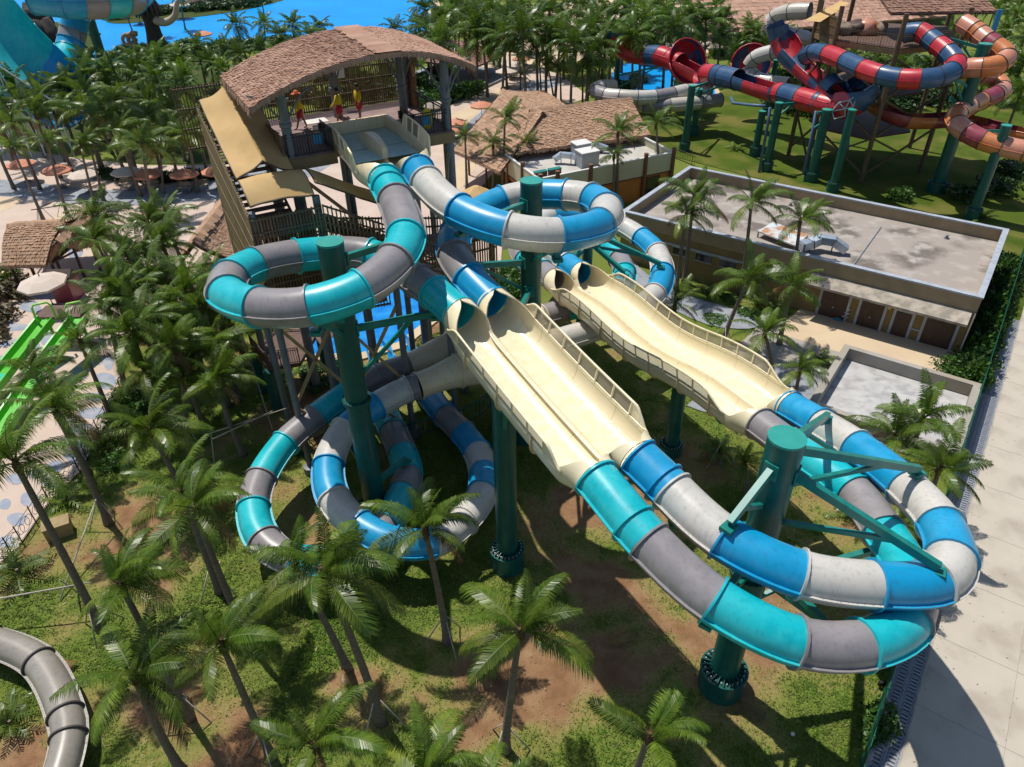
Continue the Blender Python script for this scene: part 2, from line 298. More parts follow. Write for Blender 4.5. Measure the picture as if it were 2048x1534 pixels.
# stepping-stone shaped patches of the children's area
for px, py, w, h, a in [(62, 615, 24, 11, .1), (95, 592, 30, 9, .1), (20, 655, 34, 10, 0), (50, 690, 34, 12, .1), (16, 720, 26, 10, 0), (100, 680, 22, 14, .3), (190, 722, 15, 14, -.5), (217, 725, 14, 18, -.6), (161, 743, 16, 7, 0), (160, 757, 14, 6, 0), (212, 763, 24, 16, -.3), (190, 795, 22, 10, 0), (185, 828, 26, 12, 0), (165, 860, 24, 12, 0), (150, 885, 26, 12, -.2), (150, 915, 24, 13, -.2), (110, 935, 18, 12, 0), (100, 965, 20, 14, -.3), (60, 1000, 22, 14, -.4), (35, 1040, 22, 13, -.3), (15, 1085, 18, 14, -.3), (70, 950, 12, 9, 0), (8, 690, 10, 7, 0), (5, 765, 10, 8, 0), (20, 800, 16, 9, 0), (30, 960, 18, 10, 0), (100, 495, 16, 14, .4), (150, 505, 18, 13, .2), (110, 460, 20, 8, .1), (70, 520, 14, 9, .1), (30, 545, 16, 8, 0), (150, 470, 14, 7, 0), (10, 1010, 14, 10, 0)]:
    P = []
    for k in range(14):
        t = 6.28318*k/14; r = 1+.12*math.sin(2*t+px)+.08*math.sin(3*t+py); P.append(at(px+w*r*(math.cos(t)*math.cos(a)-.6*math.sin(t)*math.sin(a)), py+h*r*(math.sin(t)*math.cos(a)+.3*math.cos(t)*math.sin(a))))
    sheet('paving_patch', P, .083, 'patch')
# pools: a coping ring and a water sheet each
def pool(name, P, m, z, rim, rm, label=None):
    c = sum((V((p[0], p[1], 0)) for p in P), V())/len(P); n = len(P)
    o = sheet(name, P, z, m)
    ring = MB(); O = []
    for i in range(n):
        a, b, d = (V((P[k % n][0], P[k % n][1], 0)) for k in (i-1, i, i+1)); nn = ((b-a).normalized()+(d-b).normalized()); nn = V((nn.y, -nn.x, 0)).normalized()
        if nn.dot(b-c) < 0: nn = -nn
        O.append(b+nn*rim)
    for i in range(n):
        k = (i+1) % n; a, b = P[i], P[k]; z1 = z+.06
        ring.add([(a[0], a[1], z-.05), (b[0], b[1], z-.05), (b[0], b[1], z1), (a[0], a[1], z1), (O[i].x, O[i].y, z1), (O[k].x, O[k].y, z1), (O[i].x, O[i].y, 0), (O[k].x, O[k].y, 0)], [(0, 1, 2, 3), (3, 2, 5, 4), (4, 5, 7, 6)])
    r = ring.build('pool_edge', rm); r['kind'] = 'structure'; return o
pool('pool_water', SPLASH, 'pool', .09, .9, 'pavesand'); pool('lagoon_water', blob(LAGOON, 2), 'lagoon', .09, 1.5, 'sand'); pool('pool_water', blob(RPOOL, 3), 'lagoon', .09, .7, 'pavesand')
isl = sheet('island_ground', blob(poly([(205, 52), (330, 42), (420, 32), (500, 20), (600, -8), (500, -14), (400, 0), (300, 14), (215, 24)]), 3), .15, 'gardenmat')
sheet('island_ground', blob(poly([(-100, 60), (100, 40), (190, 60), (190, 130), (90, 170), (-100, 190)]), 3), .16, 'gardenmat')
# road of cast slabs, drain with slotted covers
rd = MB().sheet([(p.x, p.y, .02) for p in ROADP]).build('road', 'jointdark'); rd['kind'] = 'structure'
M3 = Matrix((E1, E2, V((0, 0, 1)))).transposed()
sm = None
for i in range(-3, 20):
    for j in range(6):
        w = 3.28 if j == 0 else 4.1; s0 = 0.03 if j == 0 else 3.31+(j-1)*4.13
        c = site(3.2+4.1*i-2.05, s0+w/2, .05)
        key = 'slab_a' if j == 0 else 'slab_b'
        me = bpy.data.meshes.get(key) or MB().box((0, 0, 0), (4.085, w-.008, .07), M3).data(key, 'roadmat')
        o = link('slab', me, rd, True); o.location = c
dr = MB().box(site(30, -.52, .0), (120, 1.0, .06), M3).build('drain_channel', 'jointdark'); dr['kind'] = 'structure'
cv = MB()
L_ = .98
for s in (-.47, 0, .47): cv.box(M3 @ V((0, s, 0)), (L_, .06 if s else .16, .05), M3)
for k in range(6):
    for s in (-.25, .25): cv.box(M3 @ V((-L_/2+.02+L_*k/5.2, s, 0)), (.1, .44, .05), M3)
for k in range(6):
    for s in (-.42, -.09, .09, .42): cv.box(M3 @ V((-L_/2+.1+L_*k/5.2, s, 0)), (.14, .06, .05), M3)
cvm = cv.data('drain_cover', 'drain')
for k in range(44):
    o = link('drain_cover', cvm, dr, True); o.location = site(-2+k*1.0, -.52, .058)
kb = MB()
for a in (-1.06, .0): kb.box(site(30, a, .04), (120, .07, .11), M3)
kb.build('kerb', 'kerb')['kind'] = 'structure'
# verge beyond the yard, service yard slab
sheet('yard', YARD, .072, 'concrete')
sheet('yard', [site(29.3, -14.8), site(34, -14.6), site(34, -2.9), site(29.1, -2.6)], .078, 'pavesand')
sheet('yard', blob([site(17, -17.2), site(22, -14.6), site(26, -13.2), site(27, -10.3), site(20, -10.2), site(17, -15)], 2), .079, 'pavegray')
sheet('path', blob([site(44, -30), site(36, -33.6), site(30, -27), site(27, -20), site(29, -16), site(31, -17), site(31, -25), site(35, -31)], 3), .078, 'pavegray')
# ground cover: small leaves where the turf is not bare
def cover():
    N = 170000; x = NP.uniform(-27, 17, N); y = NP.uniform(10, 47, N)
    keep = ~inside(x, y, PAVE) & ~inside(x, y, ROADP) & ~inside(x, y, YARD) & ~inside(x, y, SPLASH)
    dist = np.hypot(x, y); keep &= NP.random(N) < np.clip(26/dist, .25, 1)**1.5
    x, y = x[keep], y[keep]; g = np.array([grassf(a, b) for a, b in zip(x, y)]); k = NP.random(len(x)) < np.clip((g-.02)*.75, .02, 1); x, y, g = x[k], y[k], g[k]; n = len(x)
    vs = np.zeros((n*9, 3)); 
    for t in range(3):
        a = NP.uniform(0, 6.28, n); l = NP.uniform(.03, .075, n)*(.6+.6*np.clip(g, 0, 1.2)); w = l*.55; up = NP.uniform(.01, .06, n)*(.5+.7*np.clip(g, 0, 1.2))
        cx = x+NP.normal(0, .06, n); cy = y+NP.normal(0, .06, n); z = .03
        for q, (fx, fw, fz) in enumerate(((0, -1, 0), (0, 1, 0), (1, 0, 1))):
            i = np.arange(n)*9+t*3+q
            vs[i, 0] = cx+np.cos(a)*l*fx-np.sin(a)*w*fw; vs[i, 1] = cy+np.sin(a)*l*fx+np.cos(a)*w*fw; vs[i, 2] = z+up*fz
    me = bpy.data.meshes.new('ground_cover'); me.vertices.add(n*9); me.vertices.foreach_set('co', vs.ravel()); me.loops.add(n*9); me.loops.foreach_set('vertex_index', np.arange(n*9)); me.polygons.add(n*3); me.polygons.foreach_set('loop_start', np.arange(n*3)*3); me.update(); me.validate()
    me.materials.append(mat('clover', (.085, .16, .018), .7, (.19, .22, .05), .5, .4, .65, island=.5, trans=.2, spec=.2)); o = link('ground_cover', me); o['kind'] = 'stuff'; o['label'] = 'low green ground cover creeping over the brown soil'; o['category'] = 'ground cover'
cover()

def litter():
    n = 6000; x = NP.uniform(-24, 15, n); y = NP.uniform(11, 42, n); k = ~inside(x, y, PAVE) & ~inside(x, y, ROADP) & ~inside(x, y, YARD) & ~inside(x, y, SPLASH); x, y = x[k], y[k]; b = MB()
    for a, c in zip(x, y):
        t = random.uniform(0, 6.28); l = random.uniform(.03, .08)*(1.8 if random.random() < .04 else 1); w = l*random.uniform(.12, .4); d = V((math.cos(t), math.sin(t), 0)); e = V((-d.y, d.x, 0)); p = V((a, c, .07+.03*random.random()))
        b.add([p-d*l, p+e*w, p+d*l+V((0, 0, .02)), p-e*w], [(0, 1, 2, 3)])
    o = b.build('leaf_litter', mat('litterm', (.36, .28, .17), .9, (.2, .13, .07), 2, island=.5)); o['kind'] = 'stuff'; o['label'] = 'dry leaf litter scattered over the turf'; o['category'] = 'leaf litter'
litter()
def road_litter():
    b = MB()
    for _ in range(420):
        e, q = random.uniform(-4, 34), random.choice([random.uniform(-.9, .4), random.uniform(0, 7)]); p = site(e, q, .105); t = random.uniform(0, 6.28); l = random.uniform(.02, .06); d = V((math.cos(t), math.sin(t), 0)); w = V((-d.y, d.x, 0))*l*.35
        b.add([p-d*l, p+w, p+d*l+V((0, 0, .012)), p-w], [(0, 1, 2, 3)])
    o = b.build('leaf_litter', 'litterm'); o['kind'] = 'stuff'; o['label'] = 'dry leaves blown over the road and drain'; o['category'] = 'leaf litter'
road_litter()
# ================================================================ the big twin tube slide
def arc(fr, r, a0, a1, n, rx=None, sq=1.0):   # points of a cross-section, angle from straight down, + towards the side vector
    p, t, s, u = fr; rx = rx or r; o = []
    for k in range(n+1):
        a = a0+(a1-a0)*k/n; x, y = math.sin(a), -math.cos(a)
        x = math.copysign(abs(x)**sq, x); y = math.copysign(abs(y)**sq, y) if y < 0 else y
        o.append(p+s*(x*rx)+u*(y*r))
    return o
def ring_mesh(fr, r, w, n=24, gap=.045):       # a flange: a flat collar round the tube
    p, t, s, u = fr; rows = []
    for ro, of in ((gap*-.2, -w/2), (gap, -w/2), (gap, w/2), (gap*-.2, w/2)):
        rows.append([p+t*of+(s*math.sin(6.28318*k/n)-u*math.cos(6.28318*k/n))*(r+ro) for k in range(n)])
    rows.append(rows[0]); return MB().grid(rows, closed=True)
def tube_slide(th, pts, r=.78, n=24, seam=True, flange=.095, fmat=None, step=.4, segname='tube_section', bolts=False):
    P = [at(*q[:3]) if len(q) == 4 else V(q[0]) for q in pts]; ms = [q[-1] for q in pts]
    S, ix = spline(P, step); fr = frames(S); rs = r if callable(r) else (lambda s: r)
    N = len(S)-1
    for i in range(len(P)-1):
        f = fr[ix[i]:ix[i+1]+1]; b = MB(); rr = [rs((ix[i]+k)/N) for k in range(len(f))]
        b.grid([arc(q, a, 0, 6.28318*(n-1)/n, n-1) for q, a in zip(f, rr)], closed=True)
        b.grid([arc(q, a-.035, 0, 6.28318*(n-1)/n, n-1)[::-1] for q, a in zip(f, rr)], closed=True)
        if seam:
            for sg in (1, -1):
                b.grid([[q[0]+q[2]*sg*(a-.01)+q[3]*.022, q[0]+q[2]*sg*(a+.10)+q[3]*.022, q[0]+q[2]*sg*(a+.10)-q[3]*.022, q[0]+q[2]*sg*(a-.01)-q[3]*.022][::sg] for q, a in zip(f, rr)])
        o = b.build(segname, ms[i], th, 40)
        if bolts:
            bb = MB(); Ls = 0
            for k in range(len(f)-1):
                d = (f[k+1][0]-f[k][0]).length; nb = max(1, round(d/.2))
                for j in range(nb):
                    p = f[k][0].lerp(f[k+1][0], (j+.5)/nb)
                    for sg in (1, -1):
                        q = p+f[k][2]*sg*(rr[k]+.055)+f[k][3]*.022; t, s_, u_ = f[k][1]*.022, f[k][2]*.022, f[k][3]*.03; bb.add([q+t, q+s_, q-t, q-s_, q+u_], [(0, 1, 4), (1, 2, 4), (2, 3, 4), (3, 0, 4)])
            bb.build('seam_bolts', 'rustbolt', o, kind='stuff')
        if flange:
            ring_mesh(f[0], rr[0], .075, n, flange).build('flange', fmat or ms[i], o, 40)
    if flange: ring_mesh(fr[-1], rs(1), .075, n, flange).build('flange', fmat or ms[-2], th, 40)
    return S
def open_pipe(th, pts, r, a0, a1, th_=.05, n=16, step=.5, name='flume_section', rim=True):
    P = [at(*q[:3]) if len(q) == 4 else V(q[0]) for q in pts]; ms = [q[-1] for q in pts]
    S, ix = spline(P, step); fr = frames(S); N = len(S)-1
    R = r if callable(r) else (lambda s: r); A0 = a0 if callable(a0) else (lambda s: a0); A1 = a1 if callable(a1) else (lambda s: a1)
    for i in range(len(P)-1):
        b = MB(); rows = []
        for k in range(ix[i], ix[i+1]+1):
            s = k/N; x0, x1 = A0(s), A1(s); q = R(s)
            inn = arc(fr[k], q, x0, x1, n); out = arc(fr[k], q+th_, x0, x1, n); rows.append(inn+out[::-1])
        b.grid(rows, closed=True); m = len(rows[0]); o = b.build(name, ms[i], th, 40)
        if rim:
            for e in (A0, A1):
                rb = MB()
                pts_ = [arc(fr[k], R(k/N)+th_*.5, e(k/N), e(k/N)+1e-4, 1)[0] for k in range(ix[i], ix[i+1]+1)]; rb.tube(pts_, .06, 5); rb.build('rim', ms[i], o, True)
    return S
def sm(x, a, b):
    if a == b: return float(x >= b)
    t = min(1, max(0, (x-a)/(b-a))); return t*t*(3-2*t)
def double_flume(th, A, B, m='cream', closed0=True, closed1=True, r0=.78, r1=.8, rx=.99, guard=.66, bays=None, g0=.07, g1=.93, win=(.16, .84), o0=.2, o1=.9, bump=None):
    # A, B: control points of the near and far lane centres
    SA, _ = spline(A, .12); n = len(SA)-1
    SB0, _ = spline(B, .05); SB = [SB0[round(k*(len(SB0)-1)/n)] for k in range(n+1)]
    if bump:
        for S in (SA, SB):
            for k in range(n+1): S[k] = S[k]+V((0, 0, bump(k/n)))
    fa, fb = frames(SA), frames(SB)
    sg = 1 if (SB[n//2]-SA[n//2]).dot(fa[n//2][2]) > 0 else -1          # which side the other lane lies on
    edge = {}
    for nm, fr, si in (('a', fa, sg), ('b', fb, -sg)):                 # si: direction of the inner side
        rows = []; ed = []
        for k in range(n+1):
            s = k/n
            op = min(sm(s, 0, o0) if closed0 else 1, 1-sm(s, o1, 1) if closed1 else 1)
            opi = min(sm(s, 0, o0*.7) if closed0 else 1, 1-sm(s, o1+.02, 1) if closed1 else 1)
            ao = R_(179-77*op); ai = R_(179-106*opi); w = r0+(rx-r0)*op; h = r0+(r1-r0)*op; sq = 1-.38*op
            inn = arc(fr[k], h, -ao*si, ai*si, 40, w, sq); out = arc(fr[k], h+.05, -ao*si, ai*si, 40, w+.05, sq)
            rows.append(inn+out[::-1]); ed.append((inn[0], inn[-1], op))
        ln = MB().grid(rows, closed=True).build('lane', 'wetcream' if m == 'cream' else m, th, 50); edge[nm] = ed
        if m == 'cream':
            L0 = sum((fr[k+1][0]-fr[k][0]).length for k in range(n)); nj = int(L0/2.3)
            for j in range(1, nj):
                k = round(j*n/nj); jm = MB(); A_ = rows[k][:41]; t = fr[k][1]; u = fr[k][3]
                jm.grid([[q+t*.012 for q in [p*.996+fr[k][0]*.004 for p in A_]], [q-t*.012 for q in [p*.996+fr[k][0]*.004 for p in A_]]]); o_ = rows[k][57:]; c0 = fr[k][0]
                jm.grid([[c0+(p-c0)*1.0+t*.03 for p in o_], [c0+(p-c0)*1.09+t*.03 for p in o_], [c0+(p-c0)*1.09-t*.03 for p in o_], [c0+(p-c0)*1.0-t*.03 for p in o_]]); jm.build('joint_rib', 'creamjoint', ln)
            fl = MB(); k0, k1 = int(n*(.1 if closed0 else 0)), int(n*.93); fl.grid([[fr[k][0]+(p-fr[k][0])*.985 for p in rows[k][12:30]] for k in range(k0, k1+1, 2)]); fl.build('water_film', 'film', ln, True)
    # divider crest between the lanes
    rows = []
    for k in range(n+1):
        a, b = edge['a'][k][1], edge['b'][k][1]; u = fa[k][3]; op = edge['a'][k][2]
        if op < .45: continue
        c = (a+b)/2+u*.045; rows.append([a-u*.03, a*.75+b*.25+u*.03, c, b*.75+a*.25+u*.03, b-u*.03])
    if len(rows) > 2: MB().grid(rows).build('divider', m, th, True)
    # guards along the two outer edges
    L = sum((SA[k+1]-SA[k]).length for k in range(n)); bays = bays or max(3, round(L*(g1-g0)/1.15))
    for fr, si in ((fa, -sg), (fb, sg)):
        def base(s, up=0.0):
            k = min(n, max(0, s*n)); i = min(n-1, int(k)); q = k-i; p0 = fr[i]; p1 = fr[i+1]; p = p0[0].lerp(p1[0], q); sd = p0[2].lerp(p1[2], q); u = p0[3].lerp(p1[3], q)
            return p+sd*si*(rx+.03+.10*up)+u*(up+.02)
        hh = lambda s: .10+guard*sm(s, g0, g0+.11)*(1-sm(s, g1-.09, g1))
        K = 60; ss = [g0+(g1-g0)*k/K for k in range(K+1)]
        top = MB(); top.tube([base(s, hh(s)) for s in ss], .055, 6); top.tube([base(s, .02) for s in ss], .05, 6); top.build('guard_rail', m, th, True)
        for k in range(bays+1):
            s = g0+(g1-g0)*k/bays
            if 0 < k < bays: MB().beam(base(s, .0), base(s, hh(s)), .11, .07).build('guard_post', m, th)
            if k < bays:
                t0, t1 = s, g0+(g1-g0)*(k+1)/bays; mid = (t0+t1)/2; solid = not (win[0] < mid < win[1])
                q = MB(); rows = []
                for j in range(5):
                    t = t0+(t1-t0)*j/4; h1 = hh(t); ins = 0 if solid else .05
                    rows.append([base(t, .0), base(t, h1)])
                q.grid(rows); o = q.build('guard_panel', m if solid else 'meshpanel', th)
    return SA, SB
mat('creamjoint', (.62, .50, .31), .6, (.55, .42, .25), 3); mat('film', (.82, .77, .56), .12, (.76, .70, .46), 2.2, .38, .62, bump=.5, bs=9, coat=.2, detail=8)
mat('wetcream', (.80, .69, .455), .25, (.83, .73, .51), 1.2, .4, .7, bump=.10, bs=7, coat=.25, spec=.5)
G_T = 'twin tube water slide'
c = at(700, 590, 0)
T = thing('tube_slide', 'teal and grey enclosed tube slide, the left one leaving the thatched tower', 'water slide', (-8, 28, 0), G_T)
tube_slide(T, [(771, 362, 16.9, 'teal'), (778, 376, 16.85, 'teal'), (791, 400, 16.7, 'gray'), (812, 473, 16.35, 'teal'), (790, 523, 16.1, 'gray'), (723, 578, 15.85, 'teal'), (622, 612, 15.55, 'gray'), (516, 614, 15.25, 'teal'), (455, 588, 15.05, 'gray'), (462, 556, 14.9, 'teal'), (510, 530, 14.7, 'gray'), (593, 512, 14.4, 'teal'), (680, 505, 14.15, 'gray'), (740, 510, 14.0, 'teal'), (790, 532, 13.8, 'gray'), (835, 562, 13.6, 'gray'), (868, 585, 13.45, 'teal'), (918, 628, 13.15, '')], flange=.09, bolts=True)
tube_slide(T, [(1192, 956, 11.6, 'teal'), (1266, 1047, 11.15, 'teal'), (1297, 1083, 10.95, 'gray'), (1426, 1200, 10.3, 'teal'), (1592, 1283, 9.6, 'gray'), (1720, 1290, 9.2, 'teal'), (1812, 1242, 8.8, 'gray'), (1822, 1160, 8.5, 'teal'), (1768, 1065, 8.1, 'gray'), (1708, 985, 7.85, 'teal'), (1574, 888, 7.45, 'gray'), (1520, 848, 7.3, '')], bolts=True)
B = thing('tube_slide', 'blue and off-white enclosed tube slide, the right one leaving the thatched tower', 'water slide', (0, 32, 0), G_T)
tube_slide(B, [(836, 342, 16.9, 'blue'), (853, 365, 16.75, 'white'), (918, 422, 16.4, 'blue'), (1017, 460, 16.1, 'white'), (1116, 470, 15.85, 'blue'), (1200, 450, 15.55, 'white'), (1212, 418, 15.4, 'blue'), (1182, 398, 15.25, 'white'), (1133, 390, 15.1, 'blue'), (1062, 390, 14.95, 'white'), (1005, 402, 14.75, 'blue'), (950, 430, 14.5, 'blue'), (912, 468, 14.25, 'blue'), (909, 510, 14.0, 'gray'), (938, 556, 13.65, 'blue'), (985, 605, 13.15, '')], bolts=True)
tube_slide(B, [(1276, 916, 11.7, 'blue'), (1327, 965, 11.4, 'blue'), (1344, 983, 11.3, 'white'), (1446, 1075, 10.9, 'blue'), (1600, 1148, 10.5, 'white'), (1746, 1170, 10.2, 'blue'), (1865, 1165, 9.95, 'white'), (1902, 1120, 9.7, 'blue'), (1881, 1050, 9.4, 'white'), (1813, 975, 9.0, 'blue'), (1712, 895, 8.4, 'white'), (1640, 850, 7.9, 'blue'), (1578, 814, 7.45, '')], bolts=True)
# second turn, behind the middle post
w3 = lambda p, h: at(*p, h)
tube_slide(T, [(1108, 560, 6.2, 'gray'), (1086, 543, 6.1, 'teal'), (1050, 520, 6.0, 'gray'), (1045, 480, 5.8, 'teal'), (1095, 455, 5.6, 'gray'), (1165, 462, 5.4, 'teal'), (1215, 492, 5.2, 'teal'), (1238, 518, 5.1, 'gray'), (1249, 545, 5.0, 'teal'), (1235, 580, 4.9, 'gray'), (1180, 608, 4.8, 'teal'), (1130, 620, 4.7, 'gray'), (1085, 632, 4.6, '')], bolts=True)
tube_slide(B, [(1161, 546, 6.3, 'blue'), (1134, 527, 6.2, 'white'), (1085, 498, 6.1, 'blue'), (1065, 462, 6.0, 'white'), (1105, 432, 5.9, 'blue'), (1180, 433, 5.8, 'white'), (1245, 453, 5.7, 'white'), (1282, 475, 5.6, 'blue'), (1314, 505, 5.5, 'white'), (1325, 545, 5.4, 'blue'), (1310, 588, 5.3, 'white'), (1265, 622, 5.1, 'white'), (1200, 655, 4.9, 'white'), (1120, 680, 4.7, '')], bolts=True)
# lower loops round the left post, then to the splash pool
tube_slide(T, [(818, 731, 4.3, 'gray'), (760, 752, 4.15, 'gray'), (708, 780, 3.95, 'teal'), (631, 835, 3.6, 'gray'), (571, 886, 3.3, 'teal'), (523, 956, 3.0, 'gray'), (507, 1015, 2.8, 'teal'), (528, 1080, 2.6, 'gray'), (590, 1120, 2.4, 'teal'), (690, 1112, 2.1, 'gray'), (770, 1050, 1.8, 'teal'), (805, 985, 1.6, 'gray'), (815, 950, 1.45, 'teal'), (805, 905, 1.3, 'gray'), (785, 860, 1.15, 'teal'), (765, 815, 1.05, 'gray'), (757, 778, 1.0, '')], bolts=True)
tube_slide(B, [(835, 772, 4.3, 'gray'), (815, 778, 4.25, 'white'), (753, 811, 4.1, 'blue'), (690, 859, 3.9, 'white'), (657, 930, 3.6, 'blue'), (668, 998, 3.3, 'white'), (718, 1050, 3.0, 'blue'), (790, 1085, 2.7, 'blue'), (865, 1085, 2.3, 'white'), (928, 1042, 1.9, 'white'), (965, 985, 1.6, 'blue'), (967, 941, 1.4, 'white'), (954, 903, 1.3, 'blue'), (926, 866, 1.2, 'gray'), (890, 831, 1.1, 'blue'), (862, 795, 1.0, 'blue'), (845, 765, .95, '')], bolts=True)
ro = thing('run_out_flume', 'bright blue open run-out flume ending in the splash pool', 'water slide', at(800, 700))
open_pipe(ro, [(850, 770, .95, 'aqua'), (815, 712, .75, 'aqua'), (782, 668, .5, '')], .85, -1.75, 1.75)
open_pipe(ro, [(760, 785, 1.0, 'aqua'), (765, 730, .8, 'aqua'), (752, 684, .5, '')], .85, -1.75, 1.75)
# cream double-lane flumes
f1 = thing('open_flume', 'upper cream double-lane open flume running from the middle towards the lower post', 'water slide', (1, 24, 0), 'cream double-lane flumes')
def mids(a, b, n, sag=0): a, b = at(*a), at(*b); return [a.lerp(b, k/n)-V((0, 0, sag*math.sin(math.pi*k/n))) for k in range(n+1)]
double_flume(f1, mids((918, 628, 13.15), (1192, 956, 11.6), 6, .12), mids((985, 605, 13.15), (1276, 916, 11.7), 6, .12), bays=8, win=(.2, .84))
f2 = thing('open_flume', 'lower cream double-lane flume with a wavy bed, beside the flat-roofed building', 'water slide', (8, 35, 0), 'cream double-lane flumes')
double_flume(f2, mids((1108, 560, 6.2), (1520, 848, 7.3), 10, .1), mids((1161, 546, 6.3), (1578, 814, 7.45), 10, .1), bays=14, o0=.12, o1=.94, win=(.12, .88), bump=lambda s: .32*math.sin(s*3*math.pi)*math.sin(s*math.pi))
f3 = thing('covered_flume', 'beige covered double flume splitting into two tubes under the upper flume', 'water slide', (-4, 38, 0))
tube_slide(f3, [(1085, 632, 4.6, 'creamdull'), (1040, 650, 4.55, 'creamdull'), (960, 690, 4.45, 'creamdull'), (900, 702, 4.4, 'creamdull'), (818, 731, 4.3, '')] if gel('creamdull', (.76, .62, .41), (.8, .67, .46)) else [], r=lambda s: .79+.42*sm(s, 0, .3)*(1-sm(s, .62, 1)))
tube_slide(f3, [(1120, 680, 4.7, 'creamdull'), (1060, 695, 4.6, 'creamdull'), (975, 725, 4.45, 'creamdull'), (915, 742, 4.35, 'creamdull'), (835, 772, 4.3, '')], r=lambda s: .79+.42*sm(s, 0, .3)*(1-sm(s, .55, .95)))
# start tub on the platform
A0 = at(771, 362, 16.9); B0 = at(836, 342, 16.9); C0 = (A0+B0)/2; TA = V((.8718, .4899, 0)); TB = V((-TA.y, TA.x, 0))   # tower axes: across, back
st = thing('start_tub', 'white start tub with water and two launch lanes on the tower platform', 'water slide', (C0.x, C0.y, 16))
def tl(x, y, z): return C0+TA*x+TB*y+V((0, 0, z-C0.z))
hs = (B0-A0).length/2
double_flume(st, [A0, tl(-1.02, 1.0, 17.22), tl(-.98, 2.0, 17.55), tl(-.95, 3.2, 17.72), tl(-.95, 4.4, 17.75)], [B0, tl(1.02, 1.0, 17.22), tl(.98, 2.0, 17.55), tl(.95, 3.2, 17.72), tl(.95, 4.4, 17.75)], m='tub', closed1=False, o0=.34, guard=.75, g0=.2, g1=1.0, bays=5, win=(.5, .86), rx=.95, r0=.715)
mtub = Matrix((TA, TB, V((0, 0, 1)))).transposed()
b = MB()
hw, y0, y1 = 2.0, 3.7, 7.0
for x in (-hw, hw): b.box(tl(x*1.02, (y0+y1)/2+.3, 17.55), (.22, y1-y0-.6, .75), mtub)
b.box(tl(0, y1, 17.55), (2*hw+.2, .24, .75), mtub); b.box(tl(0, (y0+y1)/2, 17.18), (2*hw, y1-y0, .08), mtub)
b.build('basin', 'tub', st)
MB().box(tl(0, (y0+y1)/2, 17.3), (2*hw-.2, y1-y0-.1, .02), mtub).build('basin_water', 'tubwater', st)
for x in (-.96, .96): MB().box(tl(x, 2.75, 17.28), (1.55, 1.9, .02), mtub).build('lane_water', 'tubwater', st)
b = MB(); rows = []
for k in range(9):
    t = k/8; y = 2.0+3.9*t; w = .26*math.sin(math.pi*min(1, .15+t*.85))+.05; h = .62*math.sin(math.pi*min(1, .2+t*.8))+.06; z = 17.3+.1*t
    rows.append([tl(-w, y, z-.1), tl(-w*.7, y, z+h), tl(w*.7, y, z+h), tl(w, y, z-.1)])
b.grid(rows); b.add(rows[0], [(0, 1, 2, 3)]); b.add(rows[-1], [(3, 2, 1, 0)]); b.build('island', 'tub', st, 30)
# ---------------------------------------------------------------- support posts
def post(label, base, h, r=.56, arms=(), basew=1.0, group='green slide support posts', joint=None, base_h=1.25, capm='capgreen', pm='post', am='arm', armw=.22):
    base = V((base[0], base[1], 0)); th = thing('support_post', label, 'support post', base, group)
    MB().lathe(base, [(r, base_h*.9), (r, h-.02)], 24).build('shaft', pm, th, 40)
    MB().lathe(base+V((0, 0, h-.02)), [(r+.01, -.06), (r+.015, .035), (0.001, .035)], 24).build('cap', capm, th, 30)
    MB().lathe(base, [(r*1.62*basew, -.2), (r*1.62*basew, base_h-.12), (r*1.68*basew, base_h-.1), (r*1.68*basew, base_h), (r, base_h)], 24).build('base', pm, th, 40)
    bt = MB(); gs = MB(); nb = 22
    for k in range(nb):
        a = 6.28318*k/nb; p = base+V((math.cos(a), math.sin(a), 0))*(r*1.38); bt.cyl(p+V((0, 0, base_h)), p+V((0, 0, base_h+.13)), .034, n=6)
        q = base+V((math.cos(a+.14), math.sin(a+.14), 0)); gs.beam(base+V((math.cos(a+.14)*r, math.sin(a+.14)*r, base_h+.12)), base+V((math.cos(a+.14)*r*1.55, math.sin(a+.14)*r*1.55, base_h+.06)), .02, .16)
    bt.build('bolt_ring', 'rustbolt', th, kind='stuff'); gs.build('gusset_ring', pm, th, kind='stuff')
    if joint:
        jb = MB(); jb.lathe(base+V((0, 0, joint)), [(r, -.09), (r*1.26, -.09), (r*1.26, -.01), (r*1.26, .01), (r*1.26, .09), (r, .09)], 24)
        for k in range(22):
            a = 6.28318*k/22; p = base+V((math.cos(a), math.sin(a), 0))*r*1.16; jb.cyl(p+V((0, 0, joint-.14)), p+V((0, 0, joint+.14)), .035, n=5)
        jb.build('joint_flange', 'post', th, 40)
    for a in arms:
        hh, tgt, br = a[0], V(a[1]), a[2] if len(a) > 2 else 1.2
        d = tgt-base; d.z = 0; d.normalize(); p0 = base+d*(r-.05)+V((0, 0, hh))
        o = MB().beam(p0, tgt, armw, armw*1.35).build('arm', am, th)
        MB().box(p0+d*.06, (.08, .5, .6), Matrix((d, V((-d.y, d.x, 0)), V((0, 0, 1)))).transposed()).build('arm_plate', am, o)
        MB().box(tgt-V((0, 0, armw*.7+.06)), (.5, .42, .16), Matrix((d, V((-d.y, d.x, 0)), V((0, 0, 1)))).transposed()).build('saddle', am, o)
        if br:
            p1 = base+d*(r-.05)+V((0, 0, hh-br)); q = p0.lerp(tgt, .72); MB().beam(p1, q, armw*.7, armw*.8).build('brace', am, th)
    return th
def tp(px, py, h, dz=0): p = at(px, py, h); return p+V((0, 0, dz))
PA, PB, PC = V((-7.5, 27.93, 0)), V((1.11, 34.79, 0)), V((8.85, 17.82, 0))
